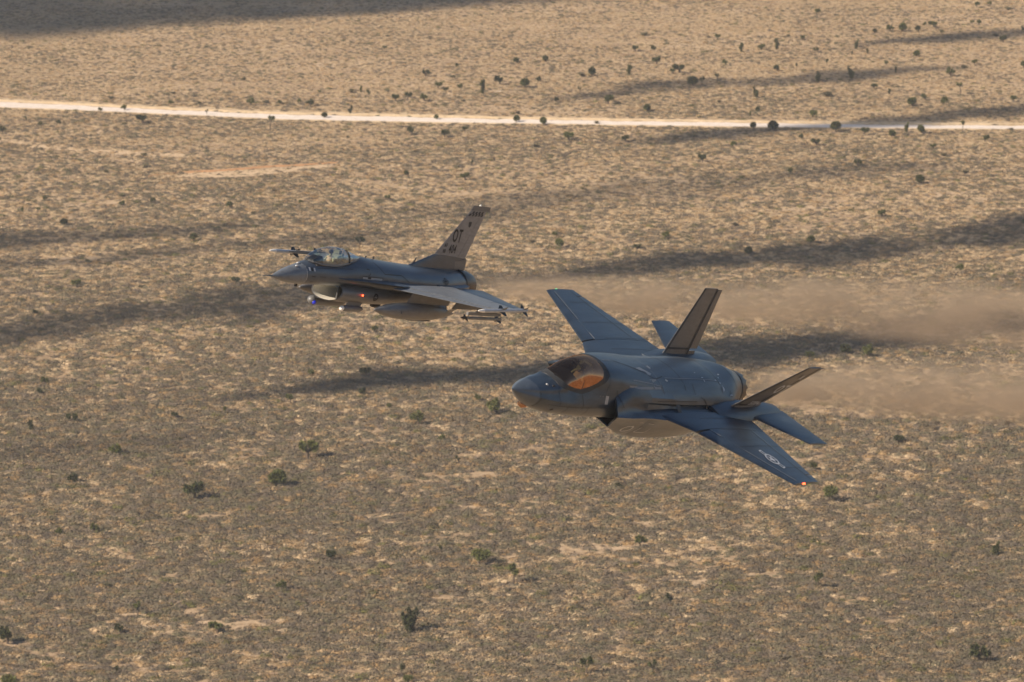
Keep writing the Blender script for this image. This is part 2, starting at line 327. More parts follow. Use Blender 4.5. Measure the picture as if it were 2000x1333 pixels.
# ------------------------------------------------------------------ Joshua trees and dark bushes, each one on the spot where it grows
M['bark'] = flat('shaggy_bark', (.13, .10, .075), .95, 0, .05)
def leafmat(name, c0, c1):
    m, n, b = newmat(name); oi = N(n, 'ShaderNodeObjectInfo'); a = noise(n, 1.3, 4, .6)
    ad = N(n, 'ShaderNodeMath', operation='ADD'); ad.inputs[1].default_value = -.25; mu = N(n, 'ShaderNodeMath', operation='MULTIPLY'); mu.inputs[1].default_value = .5
    n.links.new(oi.outputs['Random'], mu.inputs[0]); n.links.new(mu.outputs[0], ad.inputs[0])
    s = N(n, 'ShaderNodeMath', operation='ADD'); n.links.new(a.outputs[0], s.inputs[0]); n.links.new(ad.outputs[0], s.inputs[1])
    r = ramp(n, s.outputs[0], [(.25, c0), (.75, c1)]); n.links.new(r.outputs[0], b.inputs['Base Color']); b.inputs['Roughness'].default_value = .6; b.inputs['Specular IOR Level'].default_value = .25; return m
M['yucca'] = leafmat('dagger_leaves', (.035, .042, .014), (.12, .13, .036))
M['oak'] = leafmat('bush_leaves', (.06, .054, .028), (.13, .118, .055))
def rosette(b, c, ax, rr, s=.55, n=46):
    ax = ax.normalized()
    for i in range(n):
        t = rr.uniform(0, 6.283); up = rr.uniform(-.75, 1)
        o = ax.orthogonal().normalized(); d = (Matrix.Rotation(t, 3, ax) @ o)*math.sqrt(max(.02, 1-up*up))+ax*up
        L = s*rr.uniform(.75, 1.1); wv = d.cross(Vector((rr.uniform(-1, 1), rr.uniform(-1, 1), rr.uniform(-1, 1)))).normalized()*s*.11
        p0 = c+ax*rr.uniform(-.25, .12)*s+d*.08*s; p1 = p0+d*L*.45; p2 = p0+d*L-Vector((0, 0, .06*L))
        b.add([p0-wv, p0+wv, p1+wv*1.2, p2, p1-wv*1.2], [(0, 1, 2, 4), (4, 2, 3)])
def joshua(seed, form):
    rr = random.Random(seed); tr = MB(); cr_ = MB()
    def limb(p, d, L, r, lev):
        q = p+d*L*.5+Vector((rr.uniform(-.1, .1), rr.uniform(-.1, .1), 0))*L; e = p+d*L
        tr.tube([p, q, e], [r, r*.85, r*.7], 6)
        for _ in range(2 if lev else 1):
            if lev: cc = p.lerp(e, rr.uniform(.45, .9)); rosette(cr_, cc, d, rr, .34, 22)      # dead thatch under the heads
        if lev == 0 or (lev < form['lev'] and rr.random() < form['br']):
            k = rr.choice(form['n']); a0 = rr.uniform(0, 6.28)
            for i in range(k):
                a = a0+i*6.283/k+rr.uniform(-.5, .5); tilt = rr.uniform(*form['tilt'])
                nd = (d*math.cos(tilt)+(Matrix.Rotation(a, 3, d) @ d.orthogonal().normalized())*math.sin(tilt)); nd.z = max(nd.z, .12)
                limb(e, nd.normalized(), L*rr.uniform(*form['len']), r*.72, lev+1)
        else: rosette(cr_, e+d*.15, d, rr, form['rs'], 64); rosette(cr_, e-d*.3, d, rr, form['rs']*.85, 36)
    if 'stems' in form:
        for i in range(form['stems']):
            a = i*6.283/form['stems']+rr.uniform(-.5, .5); t = rr.uniform(.1, 1)*form['lean']; d = Vector((math.cos(a)*math.sin(t), math.sin(a)*math.sin(t), math.cos(t))); h = rr.uniform(*form['h'])
            if i == 0: h = form['h'][1]
            p0 = Vector((math.cos(a)*.25, math.sin(a)*.25, -.1)); tr.tube([p0, p0+d*h*.5, p0+d*h], [.17, .14, .1], 6)
            z = .7
            while z < h: rosette(cr_, p0+d*z+Vector((rr.uniform(-.2, .2), rr.uniform(-.2, .2), 0)), d, rr, .62, 48); z += rr.uniform(.4, .6)
            for q in range(rr.randint(1, 3)):
                b2 = rr.uniform(0, 6.283); s0 = p0+d*h*rr.uniform(.5, .85); e = s0+Vector((math.cos(b2)*.6, math.sin(b2)*.6, rr.uniform(.3, .7))); tr.tube([s0, e], [.1, .08], 5); rosette(cr_, e, e-s0, rr, .62, 54)
            rosette(cr_, p0+d*(h+.1), d, rr, .62, 60)
    else: limb(Vector((0, 0, -.15)), Vector((rr.uniform(-.1, .1), rr.uniform(-.1, .1), 1)).normalized(), form['tr'], form['r'], 0)
    for _ in range(form.get('low', 0)):
        c = Vector((rr.uniform(-.9, .9), rr.uniform(-.9, .9), rr.uniform(.2, .5))); rosette(cr_, c, Vector((0, 0, 1)), rr, .5, 40)
    z = max(v[2] for v in cr_.v); s = 5/z
    for b in (tr, cr_): b.v = [(x*s, y*s, q*s) for x, y, q in b.v]
    return tr, cr_
forms = {
 'wide': dict(lev=3, br=.85, n=[2, 3], tilt=(.5, 1.0), len=(.6, .9), tr=.85, r=.26, rs=.55),
 'full': dict(lev=3, br=.9, n=[3], tilt=(.45, .9), len=(.5, .75), tr=.7, r=.26, rs=.6),
 'tall': dict(lev=2, br=.6, n=[2], tilt=(.3, .6), len=(.55, .8), tr=1.3, r=.2, rs=.6),
 'slim': dict(lev=1, br=.3, n=[2], tilt=(.3, .7), len=(.3, .45), tr=2.6, r=.18, rs=.7),
 'dense': dict(stems=3, h=(2.2, 4.2), lean=.30),
 'clump': dict(stems=7, h=(1.4, 5.0), lean=.42),
}
def make_tree(form, seed):
    root = link(bpy.data.objects.new('joshua_tree', None)); a, c = joshua(seed, forms[form])
    mesh_obj('trunk', a.v, a.f, M['bark'], root); mesh_obj('crown', c.v, c.f, M['yucca'], root); return root
def make_bush(seed):
    rr = random.Random(seed); root = link(bpy.data.objects.new('dark_bush', None)); a = MB(); c = MB(); tips = []
    for i in range(9):
        an = rr.uniform(0, 6.28); t = rr.uniform(.15, .9); d = Vector((math.cos(an)*math.sin(t), math.sin(an)*math.sin(t), math.cos(t))); L = rr.uniform(.9, 2.5)
        a.tube([(0, 0, -.1), d*L*.5, d*L], [.07, .05, .02], 5); tips.append(d*L); tips.append(d*L*.65)
    for t in tips:
        for k in range(24):
            p = t+Vector((rr.gauss(0, .5), rr.gauss(0, .5), rr.gauss(0, .26))); p.z = max(p.z, .05); q = Vector((rr.uniform(-1, 1), rr.uniform(-1, 1), rr.uniform(-1, 1))).normalized(); o = q.orthogonal().normalized()*.2; q = q*.14
            c.add([p-o-q, p+o-q*.6, p+o*.7+q, p-o*.6+q], [(0, 1, 2, 3)])
    z = max(v[2] for v in c.v); s = 3/z
    for b in (a, c): b.v = [(x*s*1.15, y*s*1.15, q*s) for x, y, q in b.v]
    mesh_obj('stem', a.v, a.f, M['bark'], root); mesh_obj('foliage', c.v, c.f, M['oak'], root); return root
protos = {}
for i, k in enumerate(forms):
    for j in range(2): protos[(k, j)] = make_tree(k, 100+i*7+j*3)
for j in range(3): protos[('bush', j)] = make_bush(300+j)
used = set()
def copy_tree(o, parent=None):
    c = o.copy(); S.collection.objects.link(c)
    if parent: c.parent = parent
    for ch in list(o.children): copy_tree(ch, c)
    return c
# u, v of the foot and height in photograph pixels, form
T = [(404,95,9,'b'),(217,191,9,'b'),(243,214,14,'w'),(197,217,12,'w'),(279,240,24,'w'),(52,238,15,'t'),(117,243,13,'w'),(5,259,20,'w'),(78,247,14,'w'),(334,203,14,'w'),(390,206,14,'t'),(490,204,20,'w'),(404,222,14,'t'),(477,157,9,'w'),(339,182,9,'b'),(157,314,10,'b'),(112,307,8,'b'),(282,305,11,'b'),(284,328,8,'b'),(207,337,10,'b'),
 (757,73,6,'b'),(751,99,10,'w'),(892,133,10,'w'),(831,152,18,'w'),(855,174,16,'w'),(897,176,14,'w'),(871,181,12,'w'),(942,186,36,'d'),(976,168,24,'w'),(884,156,9,'w'),(685,181,13,'b'),(705,180,17,'d'),(720,191,21,'t'),(773,198,18,'w'),(796,194,18,'w'),(828,198,20,'w'),(757,179,11,'b'),(684,220,20,'d'),(607,206,18,'w'),(583,200,12,'w'),(528,254,38,'T'),(634,228,14,'f'),(853,233,12,'f'),(804,262,22,'w'),(869,268,20,'w'),(908,257,13,'w'),(680,268,8,'b'),(813,297,8,'b'),(922,322,14,'d'),(905,200,8,'b'),(623,181,8,'w'),(521,200,11,'b'),(548,202,12,'w'),
 (1259,68,12,'b'),(1241,99,15,'w'),(1278,99,16,'w'),(1282,125,20,'w'),(1229,148,26,'d'),(1155,150,22,'f'),(1137,152,11,'b'),(1066,121,16,'f'),(1009,124,14,'f'),(1025,175,26,'f'),(1051,163,15,'w'),(1132,184,16,'t'),(1187,207,24,'w'),(1264,222,19,'f'),(1086,203,14,'w'),(1448,101,24,'d'),(1487,97,16,'w'),(1417,127,16,'w'),(1328,143,24,'w'),(1315,145,14,'w'),(1354,170,26,'f'),(1371,168,22,'t'),(1401,165,26,'T'),(1477,194,28,'d'),(1480,222,13,'f'),(1465,231,14,'d'),(1403,204,9,'b'),(1008,240,18,'f'),(1011,224,8,'b'),(1060,246,20,'f'),(1164,245,10,'b'),(1111,278,24,'w'),(1221,280,18,'w'),(1046,289,11,'b'),(1431,293,18,'w'),(1400,76,14,'w'),(1471,257,18,'f'),(1373,320,20,'w'),
 (1517,96,28,'d'),(1541,72,9,'b'),(1566,78,12,'w'),(1595,28,15,'w'),(1592,102,12,'w'),(1672,97,25,'d'),(1664,108,12,'d'),(1694,105,13,'d'),(1633,87,8,'b'),(1708,65,11,'f'),(1738,62,18,'w'),(1762,62,22,'f'),(1793,62,15,'f'),(1824,55,18,'w'),(1805,51,11,'w'),(1838,66,10,'w'),(1912,46,11,'f'),(1898,46,9,'w'),(1907,12,14,'w'),(1933,9,12,'w'),(1970,17,9,'b'),(1944,72,11,'b'),(1998,60,14,'d'),(1790,112,17,'f'),(1959,84,19,'w'),(1556,139,20,'T'),(1615,128,18,'t'),(1597,160,26,'d'),(1663,154,32,'d'),(1749,143,16,'d'),(1856,150,24,'w'),(1883,135,11,'b'),(1730,128,11,'w'),(1518,139,16,'w'),(1617,190,16,'b'),(1737,186,16,'d'),(1707,174,13,'w'),(1806,196,17,'w'),(1781,208,22,'f'),(1842,206,22,'w'),(1875,186,30,'T'),(1980,200,16,'w'),(1586,234,20,'w'),(1510,260,25,'f'),(1632,262,28,'f'),(1770,262,26,'d'),(1799,264,22,'f'),(1687,268,20,'w'),(1742,273,20,'f'),(1881,262,30,'T'),(1975,256,8,'b'),(1934,231,8,'b'),(1595,290,20,'w'),(1565,278,15,'w'),(1924,279,18,'w'),(1823,295,14,'w'),(1674,330,18,'w'),(1844,310,10,'b'),(1999,134,18,'f'),(1903,128,14,'w'),
 (87,390,13,'w'),(44,413,18,'d'),(74,410,10,'w'),(239,383,10,'b'),(237,402,15,'w'),(297,396,15,'w'),(212,412,7,'b'),(449,406,16,'f'),(125,438,18,'f'),(378,470,20,'f'),(172,512,12,'b'),(150,562,22,'w'),(276,562,10,'b'),(458,554,18,'w'),(43,590,10,'b'),(70,618,14,'w'),(495,419,9,'b'),
 (796,344,15,'w'),(908,352,20,'w'),(586,400,12,'w'),(755,393,14,'w'),(806,414,8,'b'),(677,342,7,'b'),(702,481,22,'w'),(536,376,9,'b'),
 (1168,378,9,'b'),(1093,486,24,'f'),(1299,468,21,'w'),(1246,489,16,'w'),(1461,497,21,'f'),(1436,441,10,'b'),(1040,477,9,'b'),(1085,465,14,'w'),
 (1544,342,13,'f'),(1795,363,22,'f'),(1884,343,11,'b'),(1584,475,21,'f'),(1722,425,20,'w'),(1876,529,20,'w'),(1999,442,18,'w'),(1735,427,8,'b'),(1875,600,22,'w'),(1650,692,28,'f'),(1692,696,32,'w'),(1580,702,22,'w'),(1825,644,34,'w'),
 (60,846,28,'d'),(138,831,24,'w'),(80,777,18,'w'),(339,822,16,'w'),(440,815,24,'t'),(144,948,28,'w'),(226,894,30,'w'),(262,865,14,'b'),(380,978,48,'w'),(88,756,20,'w'),
 (568,789,22,'w'),(715,735,26,'w'),(610,735,18,'w'),(774,709,9,'b'),(705,773,22,'w'),(760,798,13,'f'),(817,830,34,'w'),(960,808,42,'w'),(935,782,20,'w'),(600,899,46,'w'),(757,911,14,'b'),(543,953,44,'f'),(865,863,18,'w'),(896,909,24,'t'),(730,648,18,'w'),
 (1250,1068,30,'w'),(1310,1190,36,'t'),(1004,1144,52,'t'),(934,1106,42,'w'),(862,1084,24,'t'),(1222,930,10,'b'),(1207,952,16,'w'),
 (1827,824,16,'b'),(1965,828,14,'b'),(1755,863,22,'w'),(1590,912,20,'w'),(1618,975,40,'w'),(1944,1084,40,'d'),(1855,1089,9,'b'),
 (648,1098,30,'w'),(552,1153,26,'w'),(800,1236,66,'D'),(784,1318,30,'t'),(798,1336,24,'w'),(425,1234,30,'w'),(1275,1318,34,'t'),(1145,1322,50,'t'),
 (15,1256,44,'w'),(162,1264,16,'b'),(228,1315,22,'d'),(235,1236,28,'w'),(12,1348,40,'w'),(22,1131,15,'b'),(206,1148,20,'b'),(270,1200,36,'t'),(185,1040,26,'w'),(116,1046,20,'w'),(1597,1152,44,'t'),(1535,1296,15,'b'),(1912,1298,50,'w')]
FM = {'b': 'bush', 'w': 'wide', 'f': 'full', 't': 'tall', 'T': 'slim', 'd': 'dense', 'D': 'clump'}
DESC = {'bush': 'round dark bush', 'wide': 'open spreading Joshua tree', 'full': 'round-headed Joshua tree', 'tall': 'upright narrow Joshua tree', 'slim': 'bare-trunked Joshua tree', 'dense': 'dense many-stemmed Joshua tree', 'clump': 'large Joshua tree clump'}
def zone(u, v):
    col = ('far left', 'left of centre', 'mid-picture', 'right of centre', 'far right')[min(4, int(u//400))]
    ryy = np.interp(u, [p[0] for p in road_px], [p[1] for p in road_px])
    if v < 105: row = 'in the farthest scrub'
    elif v < ryy-22: row = 'beyond the dirt road'
    elif v < ryy+30: row = 'beside the dirt road'
    elif v < 420: row = 'between road and jets'
    elif v < 720: row = 'level with the grey jet'
    elif v < 960: row = 'level with the dark jet'
    else: row = 'in the nearest scrub'
    return row, col
ORD = ['first', 'second', 'third', 'fourth', 'fifth', 'sixth', 'seventh', 'eighth', 'ninth', 'tenth', 'eleventh', 'twelfth', 'thirteenth', 'fourteenth', 'fifteenth']
buckets = {}
for t in T: buckets.setdefault((FM[t[3]],)+zone(t[0], t[1]), []).append(t)
rt = random.Random(5)
for key, lst in buckets.items():
    lst.sort()
    for i, (u, v, hp, f) in enumerate(lst):
        fm = FM[f]; j = rt.randrange(3 if fm == 'bush' else 2); pr_ = protos[(fm, j)]
        if (fm, j) not in used: o = pr_; used.add((fm, j))
        else: o = copy_tree(pr_)
        x, y = pix2ground(u, v); D = math.sqrt(x*x+y*y+H*H); s = .86*hp*D/FPX/(3 if fm == 'bush' else 5)
        o.location = (x, y, gh(x, y)); o.rotation_euler = (0, 0, rt.uniform(0, 6.28)); o.scale = (s*rt.uniform(.72, .92),)*2+(s*(.85 if fm == 'bush' else 1),)
        lab = DESC[fm]+' '+key[1]+', '+key[2]
        if len(lst) > 1: lab = DESC[fm]+' '+key[1]+', '+key[2]+', '+(ORD[i]+' from the left' if i < len(lst)-1 or i == 0 else 'the rightmost')
        if (u, v) == (800, 1236): lab = 'largest yellow-green Joshua tree, a clump of leaning stems in the nearest scrub'
        tag(o, lab, 'bush' if fm == 'bush' else 'tree', 'dark bushes on the desert plain' if fm == 'bush' else 'Joshua trees scattered over the desert plain')
for k, o in protos.items():
    if k not in used:
        for ch in list(o.children): bpy.data.objects.remove(ch)
        bpy.data.objects.remove(o)

# ------------------------------------------------------------------ unseen cloud streaks, added and shaped to cast the dark bands on the plain
m = bpy.data.materials.new('shadow_cloud'); m.use_nodes = True; n = m.node_tree; n.nodes.remove(n.nodes['Principled BSDF']); out = n.nodes['Material Output']
tr = N(n, 'ShaderNodeBsdfTransparent'); tl = N(n, 'ShaderNodeBsdfTranslucent'); df = N(n, 'ShaderNodeBsdfDiffuse'); tl.inputs[0].default_value = df.inputs[0].default_value = (.85, .85, .85, 1)
m1 = N(n, 'ShaderNodeMixShader'); m1.inputs[0].default_value = .6; n.links.new(tl.outputs[0], m1.inputs[1]); n.links.new(df.outputs[0], m1.inputs[2])
uv = N(n, 'ShaderNodeAttribute'); uv.attribute_name = 'edge'
ns = noise(n, .03, 4, .6); ns2 = noise(n, .14, 3, .6)
rm = N(n, 'ShaderNodeMapRange'); rm.inputs[1].default_value = .30; rm.inputs[2].default_value = .52; rm.inputs[3].default_value = .3; n.links.new(ns.outputs[0], rm.inputs[0])
rm2 = N(n, 'ShaderNodeMapRange'); rm2.inputs[1].default_value = .25; rm2.inputs[2].default_value = .6; rm2.inputs[3].default_value = .75; n.links.new(ns2.outputs[0], rm2.inputs[0])
mu = N(n, 'ShaderNodeMath', operation='MULTIPLY'); mu2 = N(n, 'ShaderNodeMath', operation='MULTIPLY'); n.links.new(rm.outputs[0], mu.inputs[0]); n.links.new(uv.outputs['Fac'], mu.inputs[1]); n.links.new(mu.outputs[0], mu2.inputs[0]); n.links.new(rm2.outputs[0], mu2.inputs[1])
m2 = N(n, 'ShaderNodeMixShader'); n.links.new(mu2.outputs[0], m2.inputs[0]); n.links.new(tr.outputs[0], m2.inputs[1]); n.links.new(m1.outputs[0], m2.inputs[2]); n.links.new(m2.outputs[0], out.inputs[0])
M['cloud'] = m
def cloud(px, alt, strength, label, seed):
    """px rows: u, v, half thickness (photograph pixels) of the band this cloud shades on the plain"""
    nn = 9; us = [p[0] for p in px]; cols = []; k = max(12, int((us[-1]-us[0])/25)); rr = random.Random(seed)
    for i in range(k+1):
        u = us[0]+(us[-1]-us[0])*i/k; v = float(np.interp(u, us, [p[1] for p in px])); h = float(np.interp(u, us, [p[2] for p in px]))
        jt = .15 if alt > 500 else 1; v += jt*h*(.2*math.sin(u*.011+seed*1.7)+.2*math.sin(u*.037+seed)+rr.uniform(-.1, .1)); h *= 1+jt*(.28*math.sin(u*.017+seed*2.3)+.15*math.sin(u*.05+seed)); a = pix2ground(u, max(v-h, -380)); c = pix2ground(u, v+h); e = min(1, i/(k*.14)) if us[0] > -150 else 1; e2 = min(1, (k-i)/(k*.14)) if us[-1] < 2150 else 1
        cols.append((a, c, min(1, strength*1.08)*e*e2))
    sh = SUN*(alt/SUN.z); v = []; ed = []
    for a, c, e in cols:
        for side in (1, -1):
            for j in range(nn):
                t = j/(nn-1); prof = math.sin(math.pi*t)
                v.append((a[0]+(c[0]-a[0])*t+sh.x, a[1]+(c[1]-a[1])*t+sh.y, sh.z+side*prof*5+.1*side)); ed.append(e*min(1, prof*1.5))
    w2 = 2*nn; f = []
    for i in range(len(cols)-1):
        for s in (0, nn):
            for j in range(nn-1):
                q = (i*w2+s+j, i*w2+s+j+1, (i+1)*w2+s+j+1, (i+1)*w2+s+j); f.append(q if s else q[::-1])
        for j in (0, nn-1): f.append((i*w2+j, i*w2+nn+j, (i+1)*w2+nn+j, (i+1)*w2+j))
    o = mesh_obj('cloud', v, f, M['cloud'], smooth=60); at = o.data.attributes.new('edge', 'FLOAT', 'POINT'); at.data.foreach_set('value', ed)
    tag(o, label, 'cloud', 'unseen cloud streaks added to shade the plain')
CL = [([(-300, -10, 60), (0, 36, 50), (500, 6, 44), (800, -12, 38), (1100, -40, 36), (1500, -70, 36)], 560, .85, 'broad unseen cloud bank added to shade the farthest corner of the plain'),
 ([(-300, 20, 40), (100, 28, 40), (600, 10, 32), (950, -12, 28), (1500, -40, 24)], 600, .5, 'second unseen cloud veil added to deepen the farthest corner shade'),
 ([(1060, 202, 7), (1250, 178, 12), (1350, 166, 11), (1500, 157, 12), (1663, 147, 12), (1800, 138, 8), (1920, 132, 5)], 420, .62, 'narrow unseen cloud wisp added to shade between the road and the upper right trees'),
 ([(1620, 97, 4), (1750, 83, 8), (1900, 70, 9), (2050, 56, 9), (2400, 24, 9)], 420, .68, 'short unseen cloud wisp added to shade the uppermost right edge of the plain'),
 ([(1150, 282, 8), (1350, 272, 10), (1500, 262, 10), (1640, 250, 10), (1750, 239, 11), (1850, 227, 14), (2000, 214, 15), (2400, 180, 15)], 420, .68, 'unseen cloud streak added to shade the dirt road on the right'),
 ([(880, 560, 8), (1150, 535, 14), (1300, 520, 19), (1500, 503, 24), (1750, 479, 27), (2000, 456, 28), (2400, 420, 28)], 420, .76, 'densest unseen cloud streak added to shade the band right of the jets'),
 ([(-300, 500, 24), (0, 474, 18), (250, 456, 14), (450, 444, 10), (600, 438, 9)], 420, .5, 'wispy unseen cloud streak added to shade the left edge of the plain'),
 ([(-300, 530, 14), (0, 519, 13), (220, 503, 9), (350, 490, 10), (600, 475, 12), (860, 455, 12)], 420, .48, 'lower wispy unseen cloud streak added to shade beside the left edge streak'),
 ([(-300, 690, 30), (0, 656, 26), (250, 622, 28), (500, 590, 34), (760, 560, 30), (1000, 548, 22)], 420, .58, 'wide soft unseen cloud streak added to shade behind the lighter jet'),
 ([(380, 790, 10), (560, 768, 14), (760, 745, 18), (980, 728, 22), (1200, 712, 24), (1450, 690, 28), (1600, 670, 34), (1800, 648, 32), (2000, 626, 30), (2400, 585, 30)], 420, .95, 'long unseen cloud streak added to shade behind the darker jet'),
 ([(720, 420, 14), (1000, 400, 26), (1250, 374, 24), (1500, 350, 16), (1750, 333, 10), (1950, 325, 6)], 420, .32, 'faintest unseen cloud veil added to shade the middle of the plain'),
 ([(-200, 905, 12), (150, 880, 14), (420, 858, 14), (620, 835, 10)], 420, .2, 'faint short unseen cloud veil added to shade the lower left scrub')]
for i, (p_, alt, st, lb) in enumerate(CL): cloud(p_, alt, st, lb, i)

# ------------------------------------------------------------------ haze: one closed box of thin air round the camera and the whole scene
hb = MB().box((-21000, -21000, -1.6), (21000, 21000, H+12)).build('haze', None, None, None)
hb['kind'] = 'stuff'; hb['label'] = 'thin dusty air over the whole plain'; hb['category'] = 'haze'
m = bpy.data.materials.new('dusty_air'); m.use_nodes = True; n = m.node_tree; n.nodes.remove(n.nodes['Principled BSDF'])
pv = N(n, 'ShaderNodeVolumePrincipled'); pv.inputs['Color'].default_value = (.80, .86, .95, 1); pv.inputs['Density'].default_value = HAZE; pv.inputs['Anisotropy'].default_value = .3
n.links.new(pv.outputs[0], n.nodes['Material Output'].inputs['Volume']); hb.data.materials.append(m)

# ------------------------------------------------------------------ aircraft: modelled in metres, x aft of the nose, y to the pilot's right, z up
def jet_matrix(Rc, T):
    """pose measured in the camera's axes (right, down, ahead) -> world"""
    def c2w(v): return RT*v[0]-UP*v[1]+FW*v[2]
    cols = [c2w([Rc[r][k] for r in range(3)]) for k in range(3)]; t = CAMP+c2w(T)
    mt = Matrix.Identity(4)
    for k in range(3):
        for r in range(3): mt[r][k] = cols[k][r]
    mt.translation = t; return mt
def sup(t, n_): return math.copysign(abs(math.cos(t))**(2/n_), math.cos(t)), math.copysign(abs(math.sin(t))**(2/n_), math.sin(t))
def foil(b, root, tip, f0, f1, th_r, th_t, nseg=7, span=3, up=(0, 0, 1), gap=.0):
    """slice f0..f1 of the chord of a surface; root/tip = (leading point, trailing point)"""
    up = Vector(up); rings = []
    def prof(f): return (1.05*math.sqrt(max(f, 0))*(1-f)+.25*f*(1-f)+.02)
    for s in range(span+1):
        k = s/span; le = Vector(root[0]).lerp(Vector(tip[0]), k); te = Vector(root[1]).lerp(Vector(tip[1]), k); th = th_r+(th_t-th_r)*k; ch = (te-le).length
        fs = [f0+(f1-f0)*i/nseg for i in range(nseg+1)]
        if f0 == 0: fs = [f1*(i/nseg)**1.8 for i in range(nseg+1)]
        top = [le.lerp(te, f)+up*th*prof(f) for f in fs]; bot = [le.lerp(te, f)-up*th*prof(f)*.8 for f in reversed(fs)]
        rings.append(top+bot)
    return b.loft(rings, True, True, True)
def text_mesh(s, size, sx=1.0, shear=0, bold=.0, space=1.15):
    c = bpy.data.curves.new('t', 'FONT'); c.body = s; c.size = size; c.shear = shear; c.offset = bold; c.space_character = space; c.resolution_u = 3; c.align_x = 'CENTER'; c.align_y = 'CENTER'
    o = bpy.data.objects.new('t', c); link(o); dg = bpy.context.evaluated_depsgraph_get(); me = bpy.data.meshes.new_from_object(o.evaluated_get(dg))
    v = [(q.co.x*sx, q.co.y) for q in me.vertices]; f = [tuple(p.vertices) for p in me.polygons]; bpy.data.objects.remove(o); bpy.data.meshes.remove(me); return v, f
def ring2d(r0, r1, n_=28, sx=1):
    v = [(r*math.cos(a)*sx, r*math.sin(a)) for r in (r0, r1) for a in (2*math.pi*k/n_ for k in range(n_))]; return v, [(k, (k+1) % n_, n_+(k+1) % n_, n_+k) for k in range(n_)]
def star2d(r):
    """star in a disc outline with two side bars"""
    v = []; f = []
    pts = [(math.cos(math.pi/2+k*math.pi/5)*(r if k % 2 == 0 else r*.382), math.sin(math.pi/2+k*math.pi/5)*(r if k % 2 == 0 else r*.382)) for k in range(10)]
    v += pts+[(0, 0)]; f += [(k, (k+1) % 10, 10) for k in range(10)]
    a, q = ring2d(r*.95, r*1.25); n0 = len(v); v += a; f += [tuple(i+n0 for i in t) for t in q]
    for s in (-1, 1):
        for (x0, x1, y0, y1) in ((1.1, 2.2, .22, .45), (1.1, 2.2, -.45, -.22), (2.0, 2.2, -.22, .22)):
            n0 = len(v); v += [(s*x0*r, y0*r), (s*x1*r, y0*r), (s*x1*r, y1*r), (s*x0*r, y1*r)]; f.append((n0, n0+1, n0+2, n0+3))
    return v, f
def rect2d(x0, y0, x1, y1, nx_=6): 
    v = [(x0+(x1-x0)*i/nx_, y) for y in (y0, y1) for i in range(nx_+1)]; return v, [(i, i+1, nx_+1+i+1, nx_+1+i) for i in range(nx_)]
def line2d(pts, wd, step=.12):
    v = []; f = []
    for a, c in zip(pts[:-1], pts[1:]):
        a = Vector(a); c = Vector(c); d = c-a; L = d.length; d /= L; nn_ = Vector((-d.y, d.x))*wd/2; k = max(1, int(L/step)); n0 = len(v)
        for i in range(k+1): p = a+d*(L*i/k); v += [tuple(p-nn_), tuple(p+nn_)]
        f += [(n0+2*i, n0+2*i+2, n0+2*i+3, n0+2*i+1) for i in range(k)]
    return v, f
def decal(name, shp, org, ud, vd, rd, bvh, mat, parent, off=.008):
    """lay a flat print on the skin: shape points are cast along rd on to the skin and stand a few millimetres proud"""
    org, ud, vd, rd = Vector(org), Vector(ud).normalized(), Vector(vd).normalized(), Vector(rd).normalized(); out = []
    for x, y in shp[0]:
        p = org+ud*x+vd*y; h = bvh.ray_cast(p-rd*6, rd, 12) if bvh else (p, 0, 0, 0); q = h[0] if h[0] is not None else None; out.append((q-rd*off) if q is not None else None)
    f = [t for t in shp[1] if all(out[i] is not None for i in t)]
    if not f: print('decal lost', name); return None
    return mesh_obj(name, [q if q is not None else (org.x, org.y, org.z) for q in out], f, mat, parent)
def bvh_of(objs):
    v = []; f = []
    for o in objs:
        n0 = len(v); v += [q.co.copy() for q in o.data.vertices]; f += [tuple(i+n0 for i in p.vertices) for p in o.data.polygons]
    return BVHTree.FromPolygons(v, f)
def ellipsoid(b, c, r, nu=14, nv=9):
    c = Vector(c); rings = []
    for i in range(nv+1):
        p = math.pi*i/nv; rings.append([c+Vector((-math.cos(p)*r[0], math.sin(p)*math.cos(a)*r[1], math.sin(p)*math.sin(a)*r[2])) for a in (2*math.pi*k/nu for k in range(nu))])
    return b.loft(rings)
def body_of(b, x0, keys, n_=24, yz=(0, 0)):
    """body of revolution: keys (x, radius)"""
    rings = []
    for x, r_ in keys: rings.append([(x0+x, yz[0]+r_*math.cos(a), yz[1]+r_*math.sin(a)) for a in (2*math.pi*k/n_ for k in range(n_))])
    return b.loft(rings)

